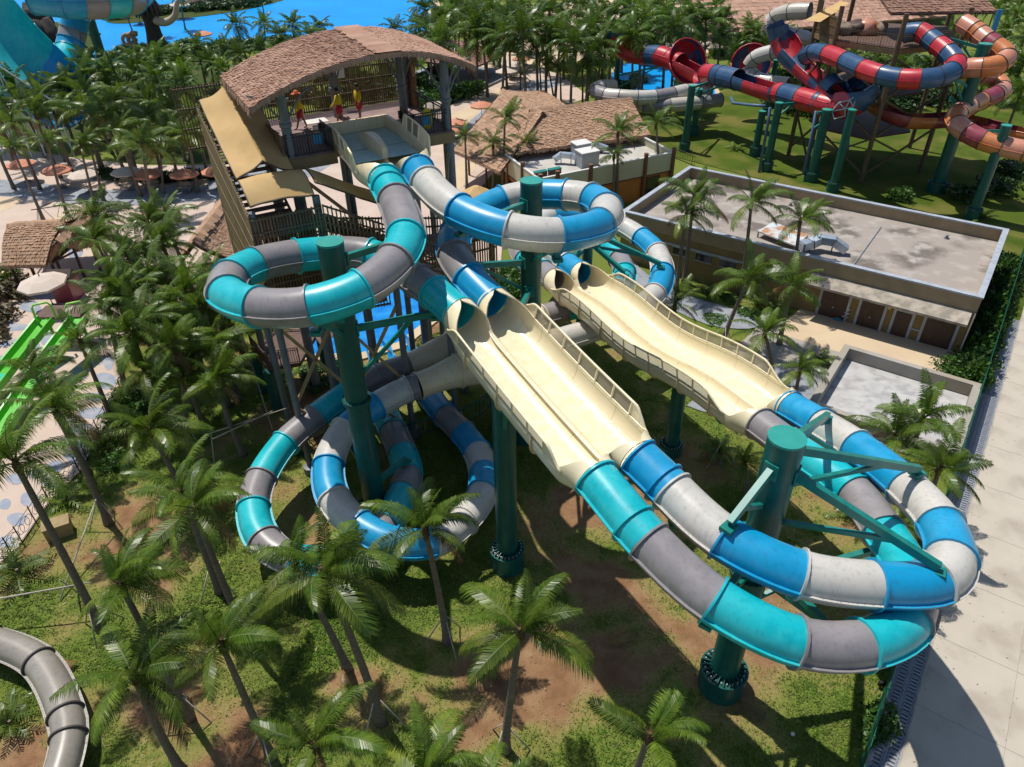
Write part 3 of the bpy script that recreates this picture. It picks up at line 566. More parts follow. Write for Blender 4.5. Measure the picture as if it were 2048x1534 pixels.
post('tall green post inside the teal and grey loop', PA, 16.5, arms=[(15.6, tp(812, 440, 16.5, -.85), 2.6), (13.2, tp(622, 612, 15.5, -.95), 1.0), (14.0, tp(740, 510, 14.0, -.9), .6), (12.2, tp(868, 590, 13.4, -.95), 2.4), (3.2, tp(690, 859, 3.9, -.9), 0), (2.6, tp(815, 950, 1.45, 1.2), 0)], joint=8.3)
post('tall green post inside the blue and white loop', PB, 16.5, arms=[(15.4, tp(918, 422, 16.4, -.9), 1.2), (13.4, tp(1116, 470, 15.85, -.95), 1.0), (12.2, tp(912, 500, 14.0, -.9), 1.6), (14.2, tp(1182, 400, 15.2, -.95), 1.0), (10.6, tp(1000, 660, 12.6, -1.0), 2.0)], joint=6.2)
post('massive green post inside the lower turn with splayed arms', PC, 14.0, r=.6, arms=[(13.3, at(1838, 938, 10.2), 1.6), (12.6, at(1878, 1134, 10.9), 2.2), (13.4, at(1655, 830, 9.0), .8), (12.9, at(1460, 1046, 11.9), 1.6), (8.6, tp(1720, 1270, 9.2, -.95), 1.0), (9.0, tp(1426, 1200, 10.3, -.95), 1.4), (6.6, tp(1768, 1065, 8.1, -.95), .9), (9.6, tp(1360, 1000, 11.3, -.95), 0)], joint=7.4)
post('green post under the upper cream flume', at(1015, 1130), 10.9, r=.52, arms=[(10.6, tp(1010, 760, 12.4, -1.0), 1.2), (10.6, tp(1110, 730, 12.4, -1.0), 0)])
post('green post hidden under the upper flume, behind', at(1050, 876), 3.6, r=.5, arms=[(3.2, tp(960, 700, 4.4, -1.2), 0)])
post('green post standing inside the turn by the grey yard', (5.6, 47.8, 0), 8.4, r=.38, arms=[(8.0, at(1322, 528, 6.5), 1.0), (7.6, tp(1130, 528, 6.2, -.95), .8), (7.2, at(1249, 545, 6.0), 0)])
post('green post under the wavy cream flume', at(1340, 905), 5.8, r=.42, arms=[(5.6, tp(1290, 700, 6.6, -1.0), 0), (5.6, tp(1370, 690, 6.6, -1.0), 0), (5.2, tp(1450, 800, 6.9, -1.05), 0)], base_h=.7)
for px, py, h, l in [(600, 905, 2.4, 'short dark post under the teal and grey lower loop'), (905, 870, .6, 'low post under the blue and white lower loop'), (520, 1010, 1.9, 'low post under the left bend of the lower loop'), (960, 1010, .8, 'low post under the right bend of the lower loop')]:
    post(l, at(px, py), h, r=.22, base_h=.4, group='low slide posts')
# ================================================================ palms and shrubs
def leafmat(name, c, c2, sp=.5, tr=.22):
    m = mat(name, c, .36, c2, 1.5, .35, .65, spec=sp, trans=tr, island=.22)
    nt = m.node_tree; oi = node(nt, 'ShaderNodeObjectInfo'); b = nt.nodes['Principled BSDF']; src = b.inputs['Base Color'].links[0].from_socket
    r = node(nt, 'ShaderNodeMapRange'); r.inputs[3].default_value = .7; r.inputs[4].default_value = 1.35; nt.links.new(oi.outputs['Random'], r.inputs[0])
    cc = node(nt, 'ShaderNodeCombineColor'); [nt.links.new(r.outputs[0], cc.inputs[i]) for i in range(3)]
    mx = node(nt, 'ShaderNodeMix', data_type='RGBA', blend_type='MULTIPLY'); mx.inputs[0].default_value = 1; nt.links.new(src, mx.inputs[6]); nt.links.new(cc.outputs[0], mx.inputs[7]); nt.links.new(mx.outputs[2], b.inputs['Base Color'])
    for n in nt.nodes:
        if n.type == 'BSDF_TRANSLUCENT': nt.links.new(mx.outputs[2], n.inputs[0])
leafmat('frond', (.066, .138, .01), (.15, .215, .024), .5, .34); leafmat('frondold', (.20, .23, .03), (.12, .18, .02), .4, .3); leafmat('frondgroup', (.055, .12, .01), (.115, .185, .017), .4, .34); leafmat('fronddead', (.24, .15, .06), (.16, .09, .035), .2, .1); leafmat('areca', (.13, .18, .02), (.08, .14, .02), .5)
mat('rachis', (.10, .14, .025), .6, (.07, .11, .02), 3)
def frond_geo(b, rng, L, elev, droop, nl, wl, lmax, M=None, hang=.45, curl=0.0):
    M = M or Matrix.Identity(4); K = 12; pts = [V((0, 0, 0))]; a = elev; side = 0
    for k in range(K):
        t = (k+.5)/K; a = elev-droop*t**1.35; side += curl/K; pts.append(pts[-1]+V((math.cos(a)*math.cos(side), math.cos(a)*math.sin(side), math.sin(a)))*(L/K))
    def P(t): k = min(K-1, int(t*K)); q = t*K-k; return pts[k].lerp(pts[k+1], q), (pts[k+1]-pts[k]).normalized()
    for k in range(K):                      # rachis as a thin three-sided strip
        r0, r1 = .034*(1-k/K)+.006, .034*(1-(k+1)/K)+.006; p, q = pts[k], pts[k+1]; t = (q-p).normalized(); s = t.cross(V((0, 0, 1))).normalized(); u = s.cross(t)
        b.add([M @ x for x in (p-s*r0, p+s*r0, p-u*r0*1.2, q-s*r1, q+s*r1, q-u*r1*1.2)], [(0, 1, 4, 3), (1, 2, 5, 4), (2, 0, 3, 5)], 1)
    for sg in (-1, 1):
        for i in range(nl):
            t = .13+.86*(i+.5+rng.uniform(-.3, .3))/nl; p, d = P(t); s = d.cross(V((0, 0, 1))).normalized()*sg; u = V((0, 0, 1))
            l = lmax*max(.18, math.sin(math.pi*(.16+.76*t))**.8)*rng.uniform(.85, 1.1); sw = .35+.75*t*t
            dr = (s*.9+d*(sw+.05)+u*(.18-.25*t)).normalized(); hg = hang*rng.uniform(.6, 1.5)
            mid = p+dr*l*.5-u*l*hg*.12; tip = p+dr*l*.88-u*l*hg*.62; w = wl*rng.uniform(.8, 1.2); wv = d*w*.5
            b.add([M @ x for x in (p-wv*.6, p+wv*.6, mid+wv, mid-wv, tip)], [(0, 1, 2, 3), (3, 2, 4)], 0)
FR = []
for k, (el, dr) in enumerate([(84, 32), (72, 52), (60, 66), (48, 76), (34, 80), (18, 74), (0, 60), (-22, 42)]):
    for j in range(2):
        rng = random.Random(k*10+j); b = MB(); frond_geo(b, rng, rng.uniform(3.0, 3.4), R_(el), R_(dr+rng.uniform(-8, 8)), 54, .055, .84, hang=.6+.05*k, curl=rng.uniform(-.25, .25))
        FR.append((k, [b.data('frond', ['frond' if k < 6 else 'frondold', 'rachis'])]))
        if k == 7: FRD = b.data('frond', ['fronddead', 'rachis'])
FAR = []
for v in range(5):
    rng = random.Random(100+v); b = MB(); n = 17
    for i in range(n):
        k = i/n; M = Matrix.Rotation(2.39996*i+rng.uniform(-.2, .2), 4, 'Z'); frond_geo(b, rng, rng.uniform(2.8, 3.4), R_(80-105*k+rng.uniform(-8, 8)), R_(55+40*k), 22, .13, .95, M, .7)
    FAR.append(b.data('crown', ['frondgroup', 'rachis']))
def wind(a): return a-.45*math.sin(a-.35)      # fronds blown towards one side
def trunk_mesh(b0, top, r0=.2, r1=.11, rng=random):
    b = MB(); K = 18; d = top-b0; side = V((d.y, -d.x, 0)); side = side.normalized()*rng.uniform(-.25, .25) if side.length > .01 else V((0, 0, 0)); pts = []; rs = []
    for k in range(K+1):
        t = k/K; bow = math.sin(math.pi*t)*.5; p = b0+V((d.x*t**1.25, d.y*t**1.25, d.z*t))+side*bow; pts.append(p); rs.append((r0*(1-t)+r1*t+.10*math.exp(-t*14))*(1+(.05 if k % 2 else -.02)))
    b.tube(pts, rs, 9); return b, pts[-1], (pts[-1]-pts[-2]).normalized()
ORD = 'first second third fourth fifth sixth seventh eighth ninth tenth eleventh twelfth thirteenth fourteenth fifteenth sixteenth seventeenth eighteenth nineteenth twentieth'.split()
ORD += ['twenty-'+w for w in ORD[:9]]+['thirtieth']+['thirty-'+w for w in ORD[:9]]+['fortieth']+['forty-'+w for w in ORD[:9]]+['fiftieth']
NPALM = 0
def palm(label, crown, base, size=1.0, n=18, far=False, group=None, spread=1.0, seed=None):
    global NPALM; NPALM += 1; rng = random.Random(seed or NPALM*17+3)
    th = thing('palm_tree', label, 'palm tree', base, group)
    b, top, ax = trunk_mesh(V(base), V(crown), .19*size**.5, .11*size**.5, rng); b.build('trunk', 'trunk', th, True)
    tilt = V((0, 0, 1)).rotation_difference((ax+V((0, 0, 1.2))).normalized()).to_matrix().to_4x4()
    loc = V(crown)-V(base)
    if far:
        o = link('crown', FAR[rng.randrange(5)], th, True); o.matrix_local = Matrix.Translation(loc) @ tilt @ Matrix.Rotation(rng.uniform(0, 6.28), 4, 'Z') @ Matrix.Scale(size, 4); return th
    cs = MB()
    for k in range(14):
        a = k*2.4; z = -.5+.05*k; p = V(crown)+V((0, 0, z)); d = V((math.cos(a), math.sin(a), 0)); cs.add([p+d*.05-d.cross(V((0, 0, 1)))*.07, p+d*.05+d.cross(V((0, 0, 1)))*.07, p+d*(.2+.1*rng.random())+V((0, 0, .35))], [(0, 1, 2)])
    cs.lathe(V(crown)-V((0, 0, .6)), [(.10, 0), (.17, .25), (.15, .5), (.06, .75)], 8); cs.build('crown_shaft', 'fibre', th)
    for i in range(n):
        q = i/(n-1); k = min(7, max(0, int(q**.85*7.4*spread+rng.uniform(-.5, .5)))); me = FR[k*2+rng.randrange(2)][1][0] if not (i >= n-2 and rng.random() < .55) else FRD
        o = link('frond', me, th, True); o.matrix_local = Matrix.Translation(loc) @ tilt @ Matrix.Rotation(wind(2.39996*i+rng.uniform(-.45, .45)), 4, 'Z') @ Matrix.Rotation(rng.uniform(-.6, .6), 4, 'X') @ Matrix.Scale(size*rng.uniform(.72, 1.12)*(.8 if i < 2 else 1), 4)
    return th
def palm2(label, cx, cy, bx, by, size=1.0, **k):
    b = at(bx, by); return palm(label, above(cx, cy, b), b, size, **k)
def palmh(label, cx, cy, h, size=1.0, lean=None, **k):
    c = at(cx, cy, h); rng = random.Random(int(cx*7+cy)); l = lean or (rng.uniform(-.7, .7), rng.uniform(-.5, .5)); return palm(label, c, V((c.x-l[0], c.y-l[1], 0)), size, **k)
for a in [('coconut palm standing alone on the brown turf at the bottom centre', 1040, 1262, 1010, 1500, 1.0), ('slim leaning palm in front of the lower blue and white loop', 850, 1058, 895, 1285, .92),
          ('tall palm below the lower teal bend, longer trunk of the pair', 645, 1140, 762, 1445, 1.05), ('palm below the lower teal bend, shorter trunk of the pair', 588, 1125, 695, 1338, .9),
          ('palm with yellowing lower fronds left of the pair below the loops', 442, 1285, 543, 1515, .85), ('dark palm leaning over the grey tube in the lower corner', 268, 1352, 365, 1545, 1.0),
          ('palm with drooping yellow frond behind the grey tube', 240, 1168, 380, 1438, .9), ('right one of two palms crossing trunks left of the lower loop', 390, 1018, 494, 1275, 1.0), ('left one of two palms crossing trunks left of the lower loop', 362, 985, 440, 1185, .95),
          ('palm with a long dark trunk by the scroll fence corner', 30, 925, 205, 1260, 1.1), ('palm leaning over the scroll fence beside the tan box', 110, 822, 218, 1048, 1.0), ('palm leaning over the stone-patterned paving', 160, 682, 224, 838, .9),
          ('palm on the fence side of the grove beside the paving', 288, 742, 330, 893, .85), ('broad palm at the near edge of the grove', 366, 757, 378, 885, .95), ('palm nearest the upper teal loop in the grove', 402, 618, 458, 812, .9),
          ('front palm of the four on the plaza edge beside the thatched hut', 25, 298, 88, 443, .8), ('second palm of the four on the plaza edge beside the hut', 95, 283, 136, 432, .8), ('third palm of the four on the plaza edge beside the hut', 160, 292, 189, 407, .75), ('braced palm of the four on the plaza edge beside the hut', 178, 285, 208, 402, .75),
          ('small palm between the benches and the stair canopy', 321, 306, 328, 388, .75), ('palm by the sandy path behind the orange umbrellas', 185, 268, 210, 343, .75),
          ('palm with two-toned crown before the flat roof, by the wavy flume', 1497, 560, 1443, 692, 1.1), ('palm over the low roof canopy by the yard', 1584, 572, 1558, 690, 1.1), ('low full palm at the edge of the grey yard', 1530, 668, 1545, 760, .9),
          ('palm rising before the flat concrete roof, middle of three', 1503, 405, 1480, 590, 1.05), ('palm with splayed fronds over the rusty roof sheet', 1601, 440, 1578, 600, 1.1), ('palm pair taller one at the corner of the flat roof', 1388, 392, 1368, 565, 1.1), ('palm pair lower one at the corner of the flat roof', 1372, 430, 1352, 580, 1.0),
          ('palm beside the orange wall at the lawn edge', 1312, 248, 1318, 378, 1.0), ('palm in front of the pale parapet with two trunks', 1236, 265, 1232, 412, 1.0), ('second shorter palm in front of the pale parapet', 1228, 310, 1226, 420, .65),
          ('left palm of the row before the thatched shop', 930, 272, 934, 382, .75), ('second palm of the row before the thatched shop', 986, 288, 987, 388, .8), ('tallest palm of the row before the thatched shop', 1010, 238, 1006, 388, .85), ('right palm of the row before the thatched shop', 1055, 288, 1050, 375, .8),
          ('palm at the path bend behind the thatched shop', 1041, 150, 1041, 192, .7), ('palm left of four at the lawn corner', 1079, 124, 1083, 212, .8), ('leaning palm second of four at the lawn corner', 1095, 130, 1108, 205, .7), ('palm third of four at the lawn corner', 1120, 135, 1122, 216, .8), ('palm right of four at the lawn corner', 1165, 140, 1165, 212, .85),
          ('palm in a planter beside the brown pavilion', 918, 68, 917, 195, .85), ('bushy palm under the wavy cream flume', 1440, 905, 1440, 925, .45)]:
    palm2(*a[:5], a[5]*.9, group='palms of the water park', n=13 if a[-1] < .8 else 15)
for a in [('palm whose fronds fill the bottom edge left of centre', 630, 1490, 6.6, 1.0), ('palm whose pale fronds rise from the bottom edge at centre', 845, 1555, 7.0, 1.05), ('wide palm at the bottom edge right of centre', 1300, 1470, 5.2, .95), ('palm rooted below the frame beside the bottom centre trunk', 960, 1600, 6.0, .9),
          ('left one of three palms behind the tank by the road', 1790, 872, 5.6, .95), ('tallest of three palms behind the tank by the road', 1845, 838, 6.2, 1.0), ('right one of three palms behind the tank by the road', 1880, 935, 5.4, .85), ('palm hidden inside the lower turn', 1800, 1045, 4.6, .8), ('fan of fronds right under the second turn', 1350, 608, 3.2, .8), ('palm with wide fronds between yard and wavy flume', 1600, 740, 3.0, .75),
          ('young palm beside the lower post', 1490, 925, 2.2, .5), ('palm over the green slide', 62, 740, 5.5, .85), ('palm with spiky crown over the lower green slide', 95, 800, 5.5, .85)]:
    palmh(*a[:4], a[4]*(.8 if a[2] > 1400 else .92), group='palms of the water park', n=12 if a[2] > 1400 else 15)
gr = [(297, 448, 7), (190, 480, 7), (186, 436, 6), (325, 490, 7), (330, 440, 7), (245, 520, 7), (300, 560, 7), (370, 585, 7), (430, 560, 6.5), (255, 590, 7), (320, 640, 7), (215, 615, 6.5), (265, 665, 7), (345, 690, 7), (420, 690, 6), (440, 640, 6), (225, 560, 6.5), (290, 510, 6.5), (300, 860, 5.5), (430, 760, 5.5)]
for i, (x, y, h) in enumerate(sorted(gr)): palmh(f'coconut palm in the dense grove beside the teal loop, {ORD[i]} from the left', x, y, h, random.Random(i).uniform(.8, 1.1), n=20, group='grove palms left of the slide')
rng = random.Random(5); cells = []
for yy, dy in ((128, 26), (160, 30), (195, 34), (235, 38), (275, 36)):
    x = rng.uniform(-30, 10)
    while x < 400-(yy-128)*.05:
        cells.append((x+rng.uniform(-8, 8), yy+rng.uniform(-dy*.4, dy*.4))); x += rng.uniform(38, 54)
cells = [q for q in cells if not (q[1] < 170 and q[0] < 105) and not (q[1] > 255 and q[0] < 235)]
for i, (x, y) in enumerate(sorted(cells)):
    palmh(f'palm in the thick grove behind the benches, {ORD[i]} from the left', x, y, rng.uniform(5.5, 8), rng.uniform(1.0, 1.2), far=y < 185, n=15, group='grove palms behind the plaza')
for i, (x, y) in enumerate(sorted([(472, 50), (528, 48), (585, 50), (640, 55), (395, 92), (448, 98), (790, 58), (832, 48), (262, 118), (360, 128), (560, 70), (420, 125), (620, 70), (300, 122), (480, 110), (520, 95), (600, 92), (660, 90), (720, 95), (770, 90), (445, 140), (800, 95), (550, 118), (640, 120), (700, 125), (760, 125), (820, 110)])):
    palmh(f'palm on the near shore of the lagoon, {ORD[i]} from the left', x, y, rng.uniform(4.5, 7), rng.uniform(.85, 1.1), far=True, group='palms along the lagoon shore')
for i, (x, y) in enumerate([(246, 12), (300, 4), (360, -4), (520, -14)]):
    palmh(f'small palm on the lagoon island, {ORD[i]} of its row', x, y, rng.uniform(6, 8), .9, far=True, group='palms on the lagoon island')
for i, (x, y) in enumerate(sorted([(862, 62), (888, 40), (905, 20), (940, 28), (955, 58), (985, 24), (1005, 62), (1020, 38), (1048, 18), (1070, 58), (1098, 28), (1130, 48), (1158, 18), (1188, 52), (1218, 34), (1250, 18), (1282, 48), (1312, 24), (1340, 12), (1380, 34), (1412, 48), (1432, 14), (1030, 5), (1100, 2), (1180, 0), (1270, -4), (925, 0), (975, -4), (1148, 92), (1185, 112), (1205, 84), (1178, 74), (1120, 84), (1350, 62), (1300, 70), (1225, 70), (880, 90), (850, 20), (1010, 82), (1045, 70), (1090, 72), (1265, 75), (1330, 40), (965, 80)])):
    palmh(f'tall palm in the belt behind the pavilion, {ORD[i]} from the left', x, y, rng.uniform(8, 10.5), rng.uniform(1.25, 1.6), far=True, group='palms behind the pavilion')
for i, (x, y, h) in enumerate(sorted([(1455, 66, 3.5), (1482, 82, 3), (1510, 66, 4), (1530, 92, 3), (1470, 100, 2.5), (2035, 30, 7), (2010, 60, 6), (2046, 120, 6), (1905, 60, 5), (1990, 18, 8), (2050, 75, 7), (1965, 5, 8)])):
    palmh(f'palm crowding the red slides, {ORD[i]} from its left end', x, y, h, rng.uniform(.8, 1.0), far=True, group='palms round the red slides')
# ground-level palm shrubs
ARF = []
for v in range(4):
    r2 = random.Random(300+v); b = MB()
    for i in range(11): frond_geo(b, r2, r2.uniform(.9, 1.5), R_(r2.uniform(30, 82)), R_(r2.uniform(50, 95)), 12, .06, .38, Matrix.Rotation(2.4*i, 4, 'Z'), .4)
    ARF.append(b.data('fronds', ['areca', 'rachis']))
for i, (x, y, s, l) in enumerate([(205, 885, 1.3, 'yellow-green feather palm bush by the scroll fence'), (130, 1005, 1.2, 'yellow-green feather palm bush behind the tan box'), (40, 1150, 1.4, 'bright yellow feather palm bush in the corner by the scroll fence'), (25, 1450, 1.1, 'small broad-leaved plant under the grey tube'), (480, 740, 1.5, 'feather palm bush beside the stair landing'), (1515, 615, 1.2, 'slender feather palm against the flat-roofed building'), (1410, 590, 1.2, 'feather palm bush by the second turn'), (1640, 730, 1.2, 'low feather palm at the yard corner'), (1480, 850, .9, 'small feather palm under the wavy flume'), (1700, 1035, 1.1, 'feather palm bush inside the lower turn'), (1470, 300, 1.0, 'small feather palm on the lawn by the fence'), (1900, 470, 1.3, 'feather palm bush behind the flat roof'), (1960, 440, 1.2, 'feather palm bush beside the orange slide post'), (560, 760, 1.1, 'feather palm bush under the teal loop'), (1325, 450, 1.2, 'feather palm bush between the two buildings'), (1290, 520, 1.3, 'feather palm bush behind the second turn'), (1345, 520, 1.3, 'feather palm bush under the flat roof wall'), (260, 800, 1.2, 'feather palm bush inside the grove edge')]):
    th = thing('palm_bush', l, 'palm bush', at(x, y), 'feather palm bushes'); o = link('fronds', ARF[i % 4], th, True); o.scale = (s*1.1,)*3; o.rotation_euler = (0, 0, i)
    MB().lathe((0, 0, -.05), [(.1*s, 0), (.06*s, .35*s)], 7).build('stem', 'trunk', th, local=True)
# leafy shrubs: shells of small leaves
def shrub_mesh(v, m, n=620, flat=.75):
    r2 = random.Random(v); b = MB()
    for i in range(n):
        u = r2.uniform(-1, 1); a = r2.uniform(0, 6.283); q = math.sqrt(1-u*u); k = r2.uniform(.55, 1.0)*(1+.22*math.sin(3*a+v)+.18*math.sin(5*u+2*v)); p = V((q*math.cos(a)*k, q*math.sin(a)*k, (u*k*.5+.5)*flat*1.15))
        d = V((r2.gauss(0, 1), r2.gauss(0, 1), r2.gauss(.3, .8))).normalized(); e = d.cross(V((r2.gauss(0, 1), r2.gauss(0, 1), r2.gauss(0, 1)))).normalized(); l = r2.uniform(.09, .19)
        b.add([p-d*l, p+e*l*.42, p+d*l, p-e*l*.42], [(0, 1, 2, 3)])
    return b.data('leaves', m)
SH = {m: [shrub_mesh(v+len(m), m) for v in range(3)] for m in ('leafyshrub', 'darkshrub', 'yellowplant', 'redplant')}
SHN = {}
def shrub(label, px, py, s, m='leafyshrub', z=1.0, group='leafy shrubs'):
    k = SHN[label] = SHN.get(label, -1)+1; label = f'{label}, {ORD[k]} of its row'; th = thing('shrub', label, 'shrub', at(px, py), group); r2 = random.Random(int(px+py*3)); o = link('leaves', SH[m][r2.randrange(3)], th, True); o.scale = (s*r2.uniform(.85, 1.2), s*r2.uniform(.85, 1.2), s*z); o.rotation_euler = (0, 0, r2.uniform(0, 6))
    b = MB()
    for k in range(4): a = k*1.6; b.cyl((0, 0, -.05), (math.cos(a)*.3*s, math.sin(a)*.3*s, .5*s*z), .025, .012, 5)
    b.build('stem', 'trunk', th, local=True); return th
for x, y, s, m in [(250, 810, 1.1, 'leafyshrub'), (275, 830, 1.2, 'leafyshrub'), (245, 850, 1.0, 'leafyshrub'), (235, 930, .9, 'leafyshrub'), (220, 900, .9, 'yellowplant')]: shrub('clipped leafy shrub along the inside of the scroll fence', x, y, s, m, group='shrubs inside the scroll fence')
for x, y, s, m in [(20, 600, 1.5, 'redplant'), (5, 640, 1.4, 'redplant'), (35, 575, 1.2, 'redplant'), (10, 560, 1.3, 'yellowplant'), (-10, 680, 1.3, 'redplant')]: shrub('reddish leafy shrub left of the green slide', x, y, s, m, group='reddish shrubs by the green slide')
for k in range(16): shrub('clipped dark hedge shrub behind the benches', 205+k*16+rng.uniform(-4, 4), 362-abs(k-8)*.8+rng.uniform(-3, 3), 1.25, 'darkshrub', group='hedge behind the benches')
for x, y in [(880, 205), (905, 200), (895, 190), (860, 215), (935, 195), (840, 222), (950, 185), (870, 190)]: shrub('lush shrub in the bed beside the pavilion', x, y, 1.9, 'leafyshrub', 1.2, group='bed beside the pavilion')
for x, y, s in [(890, 690, 1.2), (905, 670, 1.1), (870, 705, 1.2), (915, 700, 1.0), (855, 690, .9), (930, 665, 1.0)]: shrub('yellow-green shrub in the bed right of the splash pool', x, y, s, 'yellowplant', .7, group='shrubs right of the splash pool')
for x, y, s in [(1010, 585, 1.6), (1035, 600, 1.5), (1045, 575, 1.6), (1020, 560, 1.5)]: shrub('green shrub behind the middle green post', x, y, s, group='shrubs behind the middle post')
for x, y, s in [(640, 770, 1.0), (620, 745, .9), (660, 735, .8), (720, 745, .9), (735, 770, .9), (565, 715, .8)]: shrub('low shrub on the soil under the teal loop', x, y, s, 'leafyshrub', .6, group='shrubs under the teal loop')
for k in range(17):
    p = site(30.5+k*1.25, -1.75); o = shrub('climbing shrub on the green fence beside the flat-roofed building', 0, 0, 1.05, 'darkshrub' if k % 3 else 'leafyshrub', 1.9, 'hedge on the green fence'); o.location = p+V((rng.uniform(-.2, .2), rng.uniform(-.2, .2), 0))
for e, s_, k in [(30.2, -2.9, 1.0), (31.5, -3.2, 1.1), (33, -2.5, 1.0)]:
    o = shrub('bright shrub at the yard corner beside the fence', 0, 0, k, 'leafyshrub', .9, 'yard corner shrubs'); o.location = site(e, s_)
for x, y, s in [(1760, 1440, .8), (1745, 1470, .6)]: shrub('small weed shrub at the foot of the fence', x, y, s, 'leafyshrub', .8, 'weeds at the fence')
for x, y, s, m in [(1360, 175, 1.6, 'leafyshrub'), (1275, 165, 1.6, 'yellowplant'), (1255, 178, 1.5, 'leafyshrub'), (1235, 110, 2, 'leafyshrub'), (1450, 110, 2, 'leafyshrub'), (1295, 105, 2, 'leafyshrub'), (1010, 100, 2, 'darkshrub'), (970, 118, 2.2, 'darkshrub'), (1990, 530, 1.6, 'darkshrub'), (1800, 400, 1.5, 'leafyshrub'), (1930, 400, 1.8, 'darkshrub'), (1985, 385, 2, 'darkshrub'), (2020, 350, 2, 'darkshrub')]: shrub('dark shrub among the back slides and paths', x, y, s, m, group='shrubs at the back')
for x, y in [(1460, 600), (1490, 625), (1520, 640), (1430, 640), (1550, 625)]: shrub('bright low grass clump before the flat-roofed building', x, y, .9, 'leafyshrub', .35, 'grass clumps before the building')
for k in range(26): shrub('bushy green shrub in the planting behind the tower', 470+(k % 13)*31+rng.uniform(-10, 10), (205 if k < 13 else 165)+rng.uniform(-14, 14), 2.3, 'darkshrub' if k % 2 else 'leafyshrub', 1.0, 'planting behind the tower')
for k in range(24): shrub('shrub along the lagoon bank', 250+k*26+rng.uniform(-8, 8), 112-k*1.2+rng.uniform(-6, 6), 2.6, 'darkshrub' if k % 3 else 'leafyshrub', .9, 'lagoon bank shrubs')
for k in range(22): shrub('dark shrub mass under and behind the red slides', 1560+(k % 11)*38+rng.uniform(-10, 10), (150 if k < 11 else 215)+rng.uniform(-22, 22), 2.2, 'darkshrub', 1.1, 'undergrowth of the red slides')
for i, (x, y) in enumerate([(1500, 58), (1590, 96), (1640, 120), (1700, 118), (1760, 110), (1820, 104), (1860, 130), (1800, 140), (1950, 150), (2020, 150), (2040, 190), (1445, 40), (1560, 70), (1930, 20), (2010, 5), (2045, 0), (1840, 20), (1440, 80)]): palmh(f'palm in the dark belt behind the red slides, {ORD[i]} planted', x, y, 4.0+(i % 3), 1.15, far=True, group='palm belt behind the red slides')
for k in range(16): shrub('shrub on the lagoon island', 222+k*20+rng.uniform(-6, 6), 38-k*2.0+rng.uniform(-6, 6), 2.6, 'darkshrub', .9, 'lagoon island shrubs')
for i, (x, y, a) in enumerate([(1215, 1290, .4), (700, 1400, 2.0), (420, 1370, 4.0), (1400, 925, 1.0), (330, 1255, 5.1), (1540, 1440, 2.7), (620, 900, .2), (160, 1330, 3.3), (960, 1330, 5.6)]):
    fo = link('fallen_frond', FRD, None); fo.location = at(x, y, .12); fo.rotation_euler = (0, R_(-42), a); fo.scale = (.5, .5, .35); tag(fo, f'dry brown palm frond lying on the turf, {ORD[i]} of nine', 'frond', 'fallen fronds')
# bamboo braces round the young palms
def brace(label, pts, r=.035, m='prop'):
    b0 = V((sum(p[0].x for p in pts)/len(pts), sum(p[0].y for p in pts)/len(pts), 0)); th = thing('bamboo_brace', label, 'brace', b0, 'bamboo palm braces')
    for p, q in pts: MB().cyl(p, q, r, r*.8, 6).build('pole', m, th, True)
for i, (x, y) in enumerate([(1010, 1500), (895, 1285), (762, 1445), (543, 1515), (380, 1438), (494, 1275), (440, 1185), (205, 1260), (218, 1048), (458, 812), (376, 880), (1443, 692), (1440, 925), (88, 443), (136, 432), (208, 402)]):
    c = at(x, y); L = []
    for k in range(3): a = k*2.09+i; L.append((c+V((math.cos(a)*1.0, math.sin(a)*1.0, 0)), c+V((math.cos(a)*.16, math.sin(a)*.16, 1.7))))
    brace(f'bamboo tripod brace round a palm foot, {ORD[i]} of sixteen', L)
brace('long pale bamboo poles tied across the trunks below the stair landing', [(at(415, 868, 2.2), at(578, 815, 2.4)), (at(425, 878, 2.1), at(545, 822, 2.5)), (at(430, 935, .1), at(420, 850, 2.5)), (at(545, 860, .1), at(480, 655, 4.5))], .04)
brace('long bamboo pole lying against the leaning palm by the fence', [(at(-30, 1202, 1.6), at(180, 1165, 2.0)), (at(120, 1200, .1), at(197, 985, 2.2)), (at(155, 1185, .1), at(120, 1160, 2.0))], .045)
brace('dark poles tying the four plaza palms together', [(at(62, 420, 1.8), at(182, 402, 2)), (at(80, 415, 1.8), at(190, 365, 2)), (at(116, 402, 2), at(190, 398, 2))], .05, 'brown')
# ================================================================ thatched start tower
def lerp(a, b, t): return a+(b-a)*t
def thatch(mb, S, rows, cols, rng, lift=.09, over=.55, jit=.25):     # S(u, v): surface point, v runs down the slope
    for r in range(rows):
        for c in range(cols):
            u0 = (c+rng.uniform(-jit, jit)*.6)/cols; u1 = (c+1+rng.uniform(-jit, jit)*.6)/cols; v0 = max(0, (r-over)/rows); v1 = min(1.012, (r+1+rng.uniform(-jit, jit)*.5)/rows)
            u0, u1 = max(0, min(1, u0)), max(0, min(1, u1))
            a, b, d, e = S(u0, v0), S(u1, v0), S(u1, v1), S(u0, v1); nn = (b-a).cross(e-a)
            if nn.length < 1e-7: continue
            nn.normalize()
            if nn.z < 0: nn = -nn
            l = lift*rng.uniform(.5, 1.5); mb.add([a+nn*.015, b+nn*.015, d+nn*l, e+nn*l*rng.uniform(.8, 1.2)], [(0, 1, 2, 3)])
def fringe(mb, p, q, n, rng, l=.4, out=V((0, 0, 0))):
    for k in range(n):
        t = (k+rng.random())/n; a = p.lerp(q, t); d = (q-p).normalized()*rng.uniform(.04, .10); dn = V((rng.uniform(-.06, .06), rng.uniform(-.06, .06), -l*rng.uniform(.5, 1.2)))+out*rng.uniform(0, .2)
        mb.add([a-d, a+d, a+dn+d*.3, a+dn-d*.3], [(0, 1, 2, 3)])
